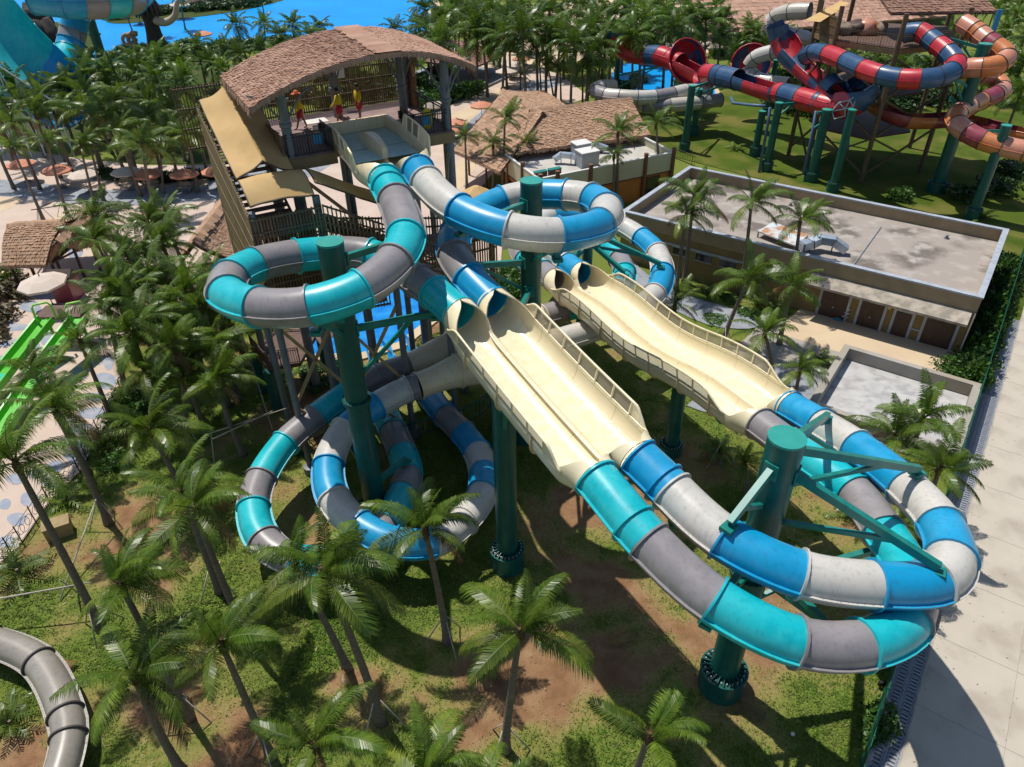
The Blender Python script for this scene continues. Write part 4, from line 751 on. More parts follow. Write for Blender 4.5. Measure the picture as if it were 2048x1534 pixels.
def slats(mb, p, q, z0, z1, sp=.15, w=.055, d=.05, rng=random):      # z0, z1: functions of t or numbers (absolute heights)
    p, q = V(p), V(q); L = (q-p).length; n = max(2, int(L/sp)); f0 = z0 if callable(z0) else (lambda t: z0); f1 = z1 if callable(z1) else (lambda t: z1)
    u = (q-p).normalized(); M = Matrix((u, V((-u.y, u.x, 0)), V((0, 0, 1)))).transposed()
    for k in range(n+1):
        t = k/n; c = p.lerp(q, t); a, b = f0(t), f1(t)+rng.uniform(-.04, .06); mb.box((c.x, c.y, (a+b)/2), (w*rng.uniform(.75, 1.2), d, b-a), M)
rg = random.Random(11)
TW = thing('slide_tower', 'tall slide tower with arched thatched roof, bamboo screens and tan stair canopies', 'tower', tl(0, 7, 0)-V((0, 0, tl(0, 7, 0).z)))
MT = mtub
dk = MB()
for x0, x1, y0_, y1_ in [(-4.6, -2.15, 3.3, 10.7), (2.15, 4.4, 3.3, 10.7), (-2.15, 2.15, 7.14, 10.7)]: dk.box(tl((x0+x1)/2, (y0_+y1_)/2, 17.5), (x1-x0, y1_-y0_, .2), MT)
dk.build('deck', 'deck', TW)
for x0, x1, y0_, y1_ in [(-4.6, -2.15, 3.22, 3.32), (2.15, 4.4, 3.22, 3.32), (-4.68, -4.58, 3.3, 10.7), (4.38, 4.48, 3.3, 10.7)]:
    MB().box(tl((x0+x1)/2, (y0_+y1_)/2, 17.28), (x1-x0+.06, y1_-y0_+.06, .56), MT).build('fascia_beam', 'deckbeam' if 'deckbeam' in MATS else mat('deckbeam', (.20, .13, .06), .7, (.26, .17, .08), 2), TW)
for x, y in [(-4.3, 3.6), (4.25, 3.6), (-4.3, 9.2), (4.25, 9.2), (3.4, 7.6), (0, 9.2)]:
    p = tl(x, y, 0); zt = (21.9-1.6*((1-x)/6.9)**2 if x < 1 else 21.9-1.1*((x-1)/4.6)**2)-.3
    b = MB(); b.lathe((p.x, p.y, 0), [(.3, 0), (.3, 17), (.24, 17.6), (.24, 19.0), (.3, 19.05), (.3, 19.2), (.24, 19.25), (.22, zt)], 14)
    b.build('column', 'steelgray', TW, 40)
    bb = MB()
    for dx, dy in ((1, 0), (-1, 0), (0, 1), (0, -1)):
        q = [tl(x+dx*1.5*k/6, y+dy*1.5*k/6, 19.1+(zt-19.1)*math.sin(k/6*1.5)) for k in range(7)]; bb.tube(q, .055, 6)
    bb.build('roof_bracket', 'steelgray', TW, True)
def rz_(x, y=2.75): return .05*(y-2.75)+(21.9-1.6*((1-x)/6.9)**2 if x < 1 else 21.9-1.1*((x-1)/4.6)**2)
X0, X1, Y0, Y1 = -5.95, 5.7, 2.75, 8.7
rf = MB(); N = 28
rows = [[tl(lerp(X0, X1, k/N), y, rz_(lerp(X0, X1, k/N), y)+dz) for k in range(N+1)] for y, dz in ((Y0, -.02), (Y1, -.02), (Y1, -.2), (Y0, -.2), (Y0, -.02))]
roof = rf.grid(rows).build('roof', 'thatch', TW, 30)
rb = MB()
for y in (3.5, 5.2, 6.9, 8.6): rb.tube([tl(x, y, rz_(x, y)-.27) for x in np.linspace(X0+.3, X1-.3, 14)], .07, 6)
for x in (-4.3, -1.5, 1, 3, 4.25): rb.tube([tl(x, Y0+.2, rz_(x)-.27), tl(x, Y1-.2, rz_(x, Y1)-.27)], .07, 6)
rb.build('roof_frame', 'steelgray', TW, True)
tb = MB()
thatch(tb, lambda u, v: tl(lerp(1, X0, v), lerp(Y0, Y1, u), rz_(lerp(1, X0, v), lerp(Y0, Y1, u))), 54, 60, rg, .07); thatch(tb, lambda u, v: tl(lerp(1, X1, v), lerp(Y0, Y1, u), rz_(lerp(1, X1, v), lerp(Y0, Y1, u))), 36, 60, rg, .07)
for k in range(60):                         # ridge cap
    y = lerp(Y0, Y1, (k+.5)/60); w = rg.uniform(.5, .75); tb.add([tl(1-w, y-.12, rz_(1-w, y)+.1), tl(1+w, y-.12, rz_(1+w, y)+.1), tl(1+w, y+.12, rz_(1+w, y)+.13), tl(1-w, y+.12, rz_(1-w, y)+.13)], [(0, 1, 2, 3)])
fringe(tb, tl(X0, Y0, rz_(X0)), tl(X0, Y1, rz_(X0, Y1)), 260, rg, .38, -TA*.2); fringe(tb, tl(X1, Y0, rz_(X1)), tl(X1, Y1, rz_(X1, Y1)), 260, rg, .45)
for y in (Y0, Y1):
    for k in range(14): a, b2 = lerp(X0, X1, k/14), lerp(X0, X1, (k+1)/14); fringe(tb, tl(a, y, rz_(a, y)+.03), tl(b2, y, rz_(b2, y)+.03), 26, rg, .26)
tb.build('thatch', 'thatchpink', roof, kind='stuff')
def screen(name, p, q, z0, z1, m='bamboo', sp=.15, w=.06, rails=4, th=TW):
    b = MB(); slats(b, p, q, z0, z1, sp, w, .05, rg); o = b.build(name, m, th, kind='stuff')
    f0 = z0 if callable(z0) else (lambda t: z0); f1 = z1 if callable(z1) else (lambda t: z1); r = MB(); p, q = V(p), V(q)
    for k in range(rails):
        t = (k+.15)/(rails-.7); t = min(1, t); r.beam(V((p.x, p.y, lerp(f0(0), f1(0), t))), V((q.x, q.y, lerp(f0(1), f1(1), t))), .1, .08)
    r.build('screen_rail', 'bambooframe', o); return o
screen('bamboo_screen', tl(-4.6, 10.75, 0), tl(4.5, 10.75, 0), 17.6, 20.6, sp=.13, rails=5)
screen('bamboo_screen', tl(-8.2, 10.9, 0), tl(-4.7, 10.9, 0), 16.5, 19.9, sp=.15)
screen('bamboo_screen', tl(4.45, 8.0, 0), tl(4.45, 10.7, 0), 17.6, 20.4, sp=.09, w=.085)
screen('bamboo_screen', tl(-4.7, 3.4, 0), tl(-4.7, 8.0, 0), 17.2, 18.7, sp=.13, rails=3)
def rail(p, q, z, h=1.1, th=TW, sp=.13, m='dark'):
    b = MB(); p, q = V(p), V(q); p.z = q.z = 0; n = max(1, int((q-p).length/sp)); up = V((0, 0, 1)); zz = z if callable(z) else (lambda t: z)
    for hh in (h, h*.86, .1): b.beam(p+up*(zz(0)+hh), q+up*(zz(1)+hh), .05, .05)
    for k in range(n+1): t = k/n; c = p.lerp(q, t); b.beam(c+up*zz(t), c+up*(zz(t)+h), .025 if k % 8 else .06)
    return b.build('railing', m, th)
rail(tl(-4.5, 3.4, 0), tl(-2.2, 3.4, 0), 17.6); rail(tl(-2.2, 3.4, 0), tl(-2.2, 5.2, 0), 17.6); rail(tl(2.25, 3.4, 0), tl(4.3, 3.4, 0), 17.6); rail(tl(2.25, 3.4, 0), tl(2.25, 5.2, 0), 17.6); rail(tl(4.35, 3.4, 0), tl(4.35, 8, 0), 17.6)
for x in (-2.2, 2.25): MB().box(tl(x, 5.2, 18.3), (.22, .18, .4), MT).build('gate_box', 'dark', TW)
MB().box(tl(-2.9, 3.45, 18.3), (.45, .06, .5), MT).build('sign_panel', 'signblue', TW); MB().box(tl(3.0, 3.5, 18.3), (.5, .06, .5), MT).build('sign_panel', 'signblue', TW)
MB().box(tl(-1.4, 9.0, 17.615), (1.3, .9, .03), MT).build('floor_notice', 'paintwhite', TW)
b = MB(); b.box(tl(.8, 10.6, 19.6), (.6, .25, .5), MT); b.cyl(tl(.8, 10.5, 19.9), tl(.8, 10.5, 20.3), .05); b.build('loudspeaker', 'paintwhite', TW)
bx = thing('rescue_board', 'yellow rescue board with red cross leaning inside the platform railing', 'rescue board', tl(3.3, 4.0, 17.6))
b = MB(); pr_ = [(math.cos(a)*.3, math.sin(a)*.55+.6) for a in np.linspace(0, 6.28, 15)[:-1]]
b.add([tl(3.3+x, 4.0, 17.6+z) for x, z in pr_]+[tl(3.3+x, 4.1, 17.6+z) for x, z in pr_], [tuple(range(14)), tuple(range(14, 28))[::-1]]+[(i, (i+1) % 14, 14+(i+1) % 14, 14+i) for i in range(14)]); b.build('board', 'signyellow', bx)
b = MB(); b.box(tl(3.3, 3.985, 18.25), (.08, .02, .32), MT); b.box(tl(3.3, 3.98, 18.25), (.3, .02, .08), MT); b.build('cross', 'shortred', bx)
# stair canopies, canvas over arched frames
def canopy(rowsfn, n, m, label=None):
    rows = [[rowsfn(i/n, j/m) for j in range(m+1)] for i in range(n+1)]; low = [[p-V((0, 0, .04)) for p in r] for r in rows]
    b = MB().grid(rows); b.grid([r[::-1] for r in low]); o = b.build('canopy', 'canvas', TW, 50)
    e = MB()
    for r in (rows[0], rows[-1]): e.tube([p-V((0, 0, .05)) for p in r], .045, 5)
    for j in (0, m): e.tube([r[j]-V((0, 0, .05)) for r in rows], .045, 5)
    e.build('canopy_frame', 'bambooframe', o, True); return o
wr = lambda u, v: .05*math.sin(7*u+5*v)+.03*math.sin(13*v+4*u)
def can1(u, v):
    x = lerp(-7.25, -4.55, v); g = 1-abs(v-.5)*2; return tl(x, lerp(2.6, 8.6, u), lerp(17.35, 19.55, u)+.62*g**.9-.12*math.sin(math.pi*min(1, g))+wr(u*2, v))
canopy(can1, 16, 12)
def can2(u, v): return tl(lerp(-7.2, -4.2, v), lerp(.9, 2.7, u), 16.55+.75*math.sin(u*2.0)+.1*math.sin(math.pi*v)+wr(u, v)*.5)
canopy(can2, 10, 10)
def can3(u, v): return tl(lerp(-4.0, .9, v), lerp(1.0, 2.6, u), lerp(16.85, 14.1, v)+.5*math.sin(math.pi*(.15+.5*u))+wr(u, v*2)*.4)
canopy(can3, 8, 14)
# screens round the stairs, flights, landings and legs
screen('bamboo_screen', tl(-7.4, .8, 0), tl(-7.4, 9.0, 0), 10.2, lambda t: lerp(16.2, 19.4, t), 'bamboolight', sp=.12, w=.075, rails=6)
screen('bamboo_screen', tl(-7.4, .75, 0), tl(-4.0, .75, 0), 10.4, 16.0, sp=.15, w=.06, rails=9)
screen('bamboo_screen', tl(-3.9, .8, 0), tl(2.2, .8, 0), lambda t: lerp(12.4, 9.6, t), lambda t: lerp(16.0, 12.6, t), 'bamboolight', sp=.2, w=.06, rails=9)
screen('bamboo_screen', tl(-3.9, 3.0, 0), tl(5.2, 3.0, 0), 10.0, lambda t: lerp(14.6, 12.6, t), sp=.17, w=.06, rails=7)
screen('bamboo_screen', tl(2.3, .9, 0), tl(5.6, .9, 0), 8.4, 12.6, sp=.15, w=.07, rails=5)
screen('bamboo_screen', tl(-7.4, .7, 0), tl(-1.5, -.3, 0), 10.3, 11.6, sp=.16, w=.06, rails=3)
screen('bamboo_screen', tl(-7.3, 3.05, 0), tl(-3.9, 3.05, 0), 10.6, 14.9, sp=.1, w=.09, rails=3)  # dense screen added as a dark backing so the stair interior stays dim
def flight(x0, y0, z0, x1, y1, z1, w):
    a, b_ = tl(x0, y0, z0), tl(x1, y1, z1); n = int((abs(z1-z0))/.17); d = b_-a; d.z = 0; L = d.length; d.normalize(); M = Matrix((d, V((-d.y, d.x, 0)), V((0, 0, 1)))).transposed(); s = MB()
    for k in range(n): p = a.lerp(b_, (k+.5)/n); s.box(p, (L/n+.04, w, .05), M)
    for q in (-w/2, w/2): o = V((-d.y, d.x, 0))*q; s.beam(a+o-V((0, 0, .15)), b_+o-V((0, 0, .15)), .06, .28)
    s.build('stair_flight', 'deckwood', TW)
flight(-6, 3.0, 15.0, -6, 9.4, 17.5, 2.2); flight(.8, 1.8, 12.2, -3.8, 1.8, 14.9, 1.5); flight(-4.2, 2.2, 10.8, 2.2, 2.2, 12.2, 1.4)
for x0, x1, y0_, y1_, z in [(-7.3, -4.0, .8, 3.0, 14.95), (-7.3, -1.6, -.2, 2.8, 10.6), (.8, 5.4, 1.0, 2.9, 12.1), (-7.3, -4.0, 3.0, 9.4, 10.6), (2.2, 5.6, 1.0, 9.5, 8.3)]:
    MB().box(tl((x0+x1)/2, (y0_+y1_)/2, z), (x1-x0, y1_-y0_, .16), MT).build('landing', 'deck', TW)
for x, y, zt in [(-7.2, 1.0, 16.2), (-4.1, 1.0, 16.4), (-.6, 1.1, 14.4), (2.4, 1.1, 12.6), (5.4, 1.1, 12.4), (-7.2, 8.8, 18), (-7.2, 5, 16.5), (5.4, 9.3, 12), (-1.0, 5.5, 17.2), (1.6, 5.5, 17.2)]:
    p = tl(x, y, 0); MB().lathe((p.x, p.y, 0), [(.42, 0), (.42, .5), (.19, .55), (.19, zt)], 10).build('column', 'steelgray', TW, 40)
bz = MB()
for a, b_ in [((-7.2, 1, 10), (-4.1, 1, 5)), ((-4.1, 1, 10), (-7.2, 1, 5)), ((-4.1, 1, 9.5), (-.6, 1.1, 4)), ((-.6, 1.1, 9.5), (-4.1, 1, 4)), ((-.6, 1.1, 12.5), (2.4, 1.1, 8.5)), ((2.4, 1.1, 8), (5.4, 1.1, 4)), ((-4.3, 3.6, 16.8), (-1, 5.5, 13)), ((4.25, 3.6, 16.8), (2.4, 1.1, 12)), ((-4.1, 1, 4.8), (-.6, 1.1, .6)), ((-7.2, 1, 4.8), (-4.1, 1, .6))]: bz.beam(tl(*a), tl(*b_), .14, .16)
bz.build('cross_brace', 'bamboolight', TW)
# low landing with railing under the teal loop
ld = thing('stair_landing', 'brown railed stair landing beside the splash pool under the teal loop', 'stairs', at(575, 760))
lp = poly([(505, 700), (545, 660), (640, 655), (600, 725), (535, 735)], 3.4); MB().prism(lp, 3.1, 3.4).build('deck', 'deckwood', ld)
for i in range(5):
    a, b_ = lp[i], lp[(i+1) % 5]
    if i not in (2,): rail(a, b_, 3.4, 1.15, ld, .14, 'deckwood')
for q in (0, 2, 4): p = lp[q]; MB().lathe((p.x*.98+lp[1].x*.02, p.y*.98+lp[1].y*.02, 0), [(.38, 0), (.38, 3.1)], 12).build('leg', 'post', ld, 40)
b = MB()
a, e = at(620, 690, 3.4), at(665, 640, 1.0)
for k in range(10): p = a.lerp(e, (k+.5)/10)+V((.6, .3, 0)); b.box(p, (.4, 1.4, .06), MT)
b.build('stair_flight', 'deckwood', ld)
# ================================================================ lifeguards
def skinned(name, chains, parent, m, sub=1):
    # chains: lists of (point, radius); the first vertex of the first chain is the root
    me = bpy.data.meshes.new(name); vs = []; es = []; rs = []; key = {}
    for ch in chains:
        prev = None
        for p, r in ch:
            k = tuple(round(c, 4) for c in p)
            if k not in key: key[k] = len(vs); vs.append(p); rs.append(r)
            if prev is not None: es.append((prev, key[k]))
            prev = key[k]
    me.from_pydata(vs, es, []); o = link(name, me, parent, True); me.materials.append(MATS[m])
    md = o.modifiers.new('skin', 'SKIN')
    for i, sv in enumerate(me.skin_vertices[0].data):
        r = rs[i]; sv.radius = r if isinstance(r, tuple) else (r, r); sv.use_root = i == 0
    md.use_smooth_shade = True; s = o.modifiers.new('sub', 'SUBSURF'); s.levels = s.render_levels = sub; return o
def person(label, loc, rz, stride=.2, hat=False, armf=(.35, .2), sc=1.06):
    th = thing('person', label, 'person', loc, 'lifeguards on the platform', rz)
    hip = .93; sh = 1.43; f = stride
    L = {}
    for sg, st in ((1, f), (-1, -f)):
        L[sg] = [((0, sg*.09, hip), .105), ((st*.45, sg*.105, .52), .068), ((st, sg*.11, .10), .048), ((st+.05, sg*.11, .05), .045), ((st+.17, sg*.115, .035), .035)]
    arms = {}
    for sg, a in ((1, armf[0]), (-1, -armf[1])):
        arms[sg] = [((0, sg*.17, sh-.03), .06), ((a*.35, sg*.24, sh-.30), .05), ((a+.05, sg*.22, sh-.52), .038)]
    hand = [[(arms[s_][-1][0], .036), ((arms[s_][-1][0][0]+.03, arms[s_][-1][0][1], arms[s_][-1][0][2]-.09), .042), ((arms[s_][-1][0][0]+.05, arms[s_][-1][0][1], arms[s_][-1][0][2]-.16), .022)] for s_ in (1, -1)]
    body = skinned('body', [[((0, 0, hip), .12), ((0, 0, 1.2), .12), ((0, 0, sh), .07), ((.01, 0, 1.53), .055), ((.02, 0, 1.60), .075), ((.025, 0, 1.68), .098), ((.015, 0, 1.76), .085)], [((0, 0, hip), .12)]+L[1], [((0, 0, hip), .12)]+L[-1], [((0, 0, sh), .07)]+arms[1]+hand[0][1:], [((0, 0, sh), .07)]+arms[-1]+hand[1][1:]], th, 'skin', 2)
    shirt = skinned('shirt', [[((0, 0, .95), (.22,.16)), ((0, 0, 1.12), (.21, .155)), ((0, 0, 1.32), (.25, .165)), ((0, 0, sh), (.12, .1)), ((0, 0, 1.49), .07)], [((0, 0, 1.32), .15)]+[(p, r+.022) for p, r in arms[1]], [((0, 0, 1.32), .15)]+[(p, r+.022) for p, r in arms[-1]]], th, 'shirtyellow', 2)
    shorts = skinned('shorts', [[((0, 0, 1.0), (.21,.16)), ((0, 0, hip-.02), (.22,.165))], [((0, 0, hip-.02), .15), ((f*.16, .10, .75), .135), ((f*.42, .108, .50), .135)], [((0, 0, hip-.02), .15), ((-f*.16, -.10, .75), .135), ((-f*.42, -.108, .50), .135)]], th, 'shortred', 2)
    b = MB()
    if hat: b.lathe((.015, 0, 1.74), [(.26, -.03), (.25, .0), (.115, .03), (.11, .12), (.07, .15)], 14); b.build('hat', 'hat', th, True, True)
    else: b.lathe((.0, 0, 1.66), [(.098, 0), (.112, .06), (.105, .14), (.05, .18)], 12); b.build('hair', 'hair', th, True, True)
    fb = MB(); fb.box((.118, 0, 1.66), (.03, .03, .05)); fb.box((.108, .035, 1.69), (.012, .025, .012)); fb.box((.108, -.035, 1.69), (.012, .025, .012)); fb.box((.104, 0, 1.61), (.015, .05, .012)); fb.build('face', 'skin', th, local=True)
    th.scale = (sc,)*3
aw = math.atan2(TA.y, TA.x)
person('lifeguard in yellow top, red shorts and wide red hat, walking by the column', tl(-2.45, 8.0, 17.6), aw+3.0, .26, True, (.1, .35))
person('bareheaded lifeguard in yellow top and red shorts at the middle of the tub', tl(-.35, 7.7, 17.6), aw+2.6, .14, False, (.3, .1))
person('lifeguard in yellow top and red shorts turned to the screen, nearest the tub corner', tl(.9, 8.0, 17.6), aw+3.4, .06, False, (.1, .25))
# ================================================================ buildings
rg = random.Random(23)
def aty(x, y, Y): r = ray(x, y); return CP+r*(Y/r.y)
def wallbox(b, e0, e1, s0, s1, z0, z1, mi=0): return b.box(site((e0+e1)/2, (s0+s1)/2, (z0+z1)/2), (e1-e0, s1-s0, z1-z0), M3, mi)
def s_of(px, py): return (at(px, py)-Q0).dot(E2)
FB = thing('service_building', 'low ochre service building with stained flat concrete roof and pale parapet', 'building', site(41, -17))
e0, e1, s0, s1 = 34.0, 48.0, -31.0, -3.05
b = MB(); wallbox(b, e0+.01, e1-.01, s0+.01, s1-.01, 0, 3.45); b.build('wall', 'ochre', FB)
MB().box(site(41, (s0+s1)/2, 3.5), (e1-e0-.5, s1-s0-.5, .1), M3).build('roof_slab', 'roofconc', FB)
b = MB()
for a in ((e0, e0+.28, s0, s1), (e1-.28, e1, s0, s1), (e0+.28, e1-.28, s0, s0+.28), (e0+.28, e1-.28, s1-.28, s1)): wallbox(b, *a, 3.45, 4.5)
b.build('parapet', 'tanwall', FB)
b = MB()
for a in ((e0-.06, e0+.36, s0-.06, s1+.06), (e1-.36, e1+.06, s0-.06, s1+.06), (e0+.36, e1-.36, s0-.06, s0+.36), (e0+.36, e1-.36, s1-.36, s1+.06)): wallbox(b, *a, 4.5, 4.62)
b.build('coping', 'coping', FB)
b = MB(); wallbox(b, e0-.05, e0, s0, -14.9, 2.62, 2.8); b.build('string_course', 'coping', FB)
for k in range(7):
    b = MB(); c = s0+1.6+k*2.1; wallbox(b, e0-.03, e0+.0, c-.7, c+.7, 1.9, 2.55); o = b.build('window', 'glassdark', FB); f = MB()
    for z in (1.87, 2.58): wallbox(f, e0-.06, e0, c-.76, c+.76, z-.03, z+.03)
    f.build('frame', 'coping', o)
# awning
b = MB(); rows = []
for s in np.linspace(-14.6, -3.3, 12): rows.append([site(e0, s, 3.42), site(e0-1.35, s, 3.0), site(e0-1.35, s, 2.82), site(e0, s, 3.2)])
b.grid(rows, closed=True); b.add(rows[0], [(0, 1, 2, 3)]); b.add(rows[-1], [(3, 2, 1, 0)]); b.build('awning', mat('awn', (.42, .37, .30), .9, (.25, .22, .18), 1.4, .4, .62, bump=.3, bs=8), FB)
for q0, q1, h, kind in [((1638, 624), (1690, 636), 2.5, 2), ((1714, 644), (1758, 656), 2.5, 2), ((1779, 667), (1811, 673), 2.1, 1), ((1838, 682), (1895, 699), 2.3, 2)]:
    a, c = s_of(*q0), s_of(*q1); a, c = min(a, c), max(a, c); b = MB(); wallbox(b, e0-.04, e0, a, c, 0, h); o = b.build('door', 'brown', FB)
    f = MB(); wallbox(f, e0-.08, e0, a-.2, a, 0, h+.18); wallbox(f, e0-.08, e0, c, c+.2, 0, h+.18); wallbox(f, e0-.08, e0, a, c, h, h+.18); f.build('frame', 'coping', o)
    l = MB(); n = kind
    for k in range(n):
        x0, x1 = a+(c-a)*k/n+.06, a+(c-a)*(k+1)/n-.06; wallbox(l, e0-.065, e0-.04, x0, x1, .1, h-.1)
        l.cyl(site(e0-.12, x1-.1 if k == 0 else x0+.1, 1.05), site(e0-.05, x1-.1 if k == 0 else x0+.1, 1.05), .04)
    l.build('leaf', 'brown', o)
for s in (-12.2, -9.3, -6.3): b = MB(); wallbox(b, e0-.05, e0, s-.35, s+.35, .9, 1.02); b.build('wall_band', 'coping', FB)
b = MB(); wallbox(b, e0-.03, e0-.0, -8.75, -8.3, 2.0, 2.35); b.build('notice_sign', 'signyellow', FB)
b = MB(); wallbox(b, e0-.03, e0, -5.95, -5.5, 1.75, 1.95); b.build('door_sign', 'orange', FB)
b = MB()
for k in range(3): z = .5+.35*k; b.cyl(site(e0-.12, -11.4+.1*k, z), site(e0-.12, -10.9, z), .045); b.lathe(site(e0-.12, -11.1, z-.06), [(.1, 0), (.1, .12)], 8)
b.cyl(site(e0-.12, -11.15, 0), site(e0-.12, -11.15, 1.7), .04); b.build('pipework', 'galv', FB)
b = MB(); b.tube([site(e0-.35, -11.6+.25*math.cos(a), .12+.02*a) for a in np.linspace(0, 12, 40)], .035, 5); tag(b.build('hose', 'signblue', None, True), 'blue hose coiled on the apron by the wall pipes', 'hose')
b = MB(); b.cyl(site(e0-.1, -3.1, 0), site(e0-.1, -3.1, 3.4), .05); b.build('downpipe', 'paintwhite', FB)
b = MB(); b.tube([site(e0+.6, s, 3.62) for s in np.linspace(s0+3, s1-1, 10)], .05, 6); b.tube([site(e0+.6+k*1.2, -12, 3.62) for k in range(10)], .04, 6); b.build('conduit', 'galv', FB, True)
for e_, s_ in ((36, -6), (46, -7), (46, -20), (37, -27)): MB().lathe(site(e_, s_, 3.55), [(.22, 0), (.22, .05), (.12, .07), (.1, .25), (.16, .27), (.05, .33)], 10).build('roof_vent', 'steelgray', FB, 40)
# roof equipment
sh = thing('roof_sheet', 'flat white steel cover with rust stains lying on the concrete roof', 'roof cover', at(1560, 465, 3.6))
P = poly([(1516, 462), (1546, 444), (1616, 470), (1592, 492)], 4.1); MB().prism(P, 4.0, 4.12).build('sheet', 'sheet', sh)
for p in P: MB().beam((p.x*.97+P[0].x*.015+P[2].x*.015, p.y*.97+P[0].y*.015+P[2].y*.015, 3.5), (p.x*.97+P[0].x*.015+P[2].x*.015, p.y*.97+P[0].y*.015+P[2].y*.015, 4.02), .1).build('leg', 'steelgray', sh)
def duct(label, pts, w, h, sup=.55):
    S = [V(p) for p in pts]; th = thing('air_duct', label, 'duct', (S[0].x, S[0].y, sup and 3.55), 'galvanised roof ducts')
    for k in range(len(S)-1):
        t = (S[k+1]-S[k]).normalized(); MB().beam(S[k]-t*.12, S[k+1]+t*.12, w, h).build('duct_section', 'galv', th)
        m = MB(); m.beam(S[k]-t*.03, S[k]+t*.03, w*1.12, h*1.12); m.build('duct_flange', 'steelgray', th)
    for k in (1, len(S)-2): MB().beam((S[k].x, S[k].y, 3.55), (S[k].x, S[k].y, S[k].z), .08).build('leg', 'steelgray', th)
duct('bent blue-grey duct beside the rusty roof cover', [at(1602, 492, 4.2), at(1622, 487, 4.25), at(1640, 478, 4.5), at(1668, 482, 4.55), at(1690, 498, 4.0)], .8, .6)
# open concrete tank
TK = thing('concrete_tank', 'open shallow concrete tank with thick low walls beside the road', 'tank', site(24.6, -5.6))
b = MB(); wallbox(b, 20.4, 28.95, -10.0, -1.25, .0, .11); b.build('floor', mat('tankfloor', (.50, .49, .47), .9, (.40, .39, .38), .8, bump=.1, col3=(.33, .32, .31), vs3=1.2), TK)
for i, a in enumerate(((20.4, 20.85, -10, -1.25), (28.5, 28.95, -10, -1.25), (20.85, 28.5, -10, -9.55), (20.85, 28.5, -1.7, -1.25))): b = MB(); wallbox(b, *a, .0, 1.02+.003*i); b.build('wall', 'concrete', TK)
# orange shop building with thatched roofs
OB = thing('shop_building', 'orange and cream shop with flat service roof and brown corner posts', 'building', at(1170, 330))
oF, oR, oK = at(1079, 357, 4.5), at(1345, 304, 4.5), at(1250, 256, 4.5); oL = oF+(oK-oR)
ax = (oR-oF); Lx = ax.length; ax.normalize(); ay = (oL-oF); Ly = ay.length; ay.normalize(); MO = Matrix((ax, ay, V((0, 0, 1)))).transposed()
def ob(x, y, z): return V((oF.x, oF.y, 0))+ax*x+ay*y+V((0, 0, z))
b = MB().prism([ob(0, 0, 0), ob(Lx, 0, 0), ob(Lx, Ly, 0), ob(0, Ly, 0)], 0, 2.6); b.build('wall', 'orangewall', OB)
MB().prism([ob(.02, .02, 0), ob(Lx-.02, .02, 0), ob(Lx-.02, Ly-.02, 0), ob(.02, Ly-.02, 0)], 2.6, 3.7).build('roof_slab', mat('paleroof', (.52, .49, .44), .85, (.42, .39, .35), .5, .4, .65), OB)
def segs(p, q, z0, z1, w, m, name):
    u = (q-p).normalized(); b = MB(); b.box(((p+q)/2).to_2d().to_3d()+V((0, 0, (z0+z1)/2)), ((q-p).length, w, z1-z0), Matrix((u, V((-u.y, u.x, 0)), V((0, 0, 1)))).transposed()); return b.build(name, m, OB)
for p, q in ((ob(-.06, -.06, 0), ob(Lx+.06, -.06, 0)), (ob(-.06, .1, 0), ob(-.06, Ly, 0)), (ob(Lx+.06, .1, 0), ob(Lx+.06, Ly, 0))):
    segs(p, q, 2.6, 4.45, .16, 'palewall', 'cladding_band'); segs(p, q, 4.45, 4.55, .24, 'paintwhite', 'coping'); segs(p, q, 2.5, 2.6, .22, 'brown', 'trim')
for x, y in [(0, -.1), (Lx*.36, -.1), (Lx*.78, -.1), (Lx+.05, -.1), (-.1, Ly*.4), (Lx*.12, -.12)]:
    p = ob(x, y-.1, 0); MB().lathe((p.x, p.y, 0), [(.24, 0), (.22, 4.9), (.26, 4.92), (.24, 5.0)], 12).build('column', mat('colbrown', (.14, .06, .035), .7, (.2, .09, .05), 3) if 'colbrown' not in MATS else 'colbrown', OB, 40)
b = MB(); b.box(ob(Lx*.86, -.03, 1.2), (Lx*.1, .08, 2.2), MO); o = b.build('window', 'glassdark', OB); f = MB()
for k in (0, 1): f.box(ob(Lx*(.81+.1*k), -.05, 1.2), (.08, .12, 2.3), MO)
f.build('frame', 'brown', o)
for k in range(3): b = MB(); b.box(ob(-.02, Ly*(.2+.25*k), 1.2), (.06, 1.1, 1.6), MO); b.build('window', 'glassdark', OB)
HV = 'roof air-conditioning units'
for i, (x, y, w, d, h, l) in enumerate([(Lx*.44, Ly*.30, 2.1, 1.6, 1.5, 'larger grey box unit with a pale lid on the shop roof'), (Lx*.5, Ly*.62, 1.8, 1.5, 1.3, 'smaller grey box unit behind on the shop roof')]):
    th = thing('air_unit', l, 'air conditioner', ob(x, y, 3.7), HV); MB().box(ob(x, y, 3.75+h/2), (w, d, h), MO).build('casing', mat('unitgray', (.36, .38, .40), .6, (.3, .32, .34), 2) if 'unitgray' not in MATS else 'unitgray', th); MB().box(ob(x, y, 3.8+h), (w+.12, d+.12, .08), MO).build('lid', 'paintwhite', th); MB().box(ob(x, y, 3.72), (w*.9, d*.9, .06), MO).build('plinth', 'steelgray', th)
duct('short blue elbow duct between the shop roof units', [ob(Lx*.27, Ly*.52, 4.2), ob(Lx*.31, Ly*.50, 4.6), ob(Lx*.36, Ly*.42, 4.6), ob(Lx*.41, Ly*.36, 4.3)], .6, .5)
duct('straight grey duct on the far side of the shop roof', [ob(Lx*.55, Ly*.6, 4.4), ob(Lx*.63, Ly*.62, 4.5), ob(Lx*.68, Ly*.55, 4.2)], .6, .5)
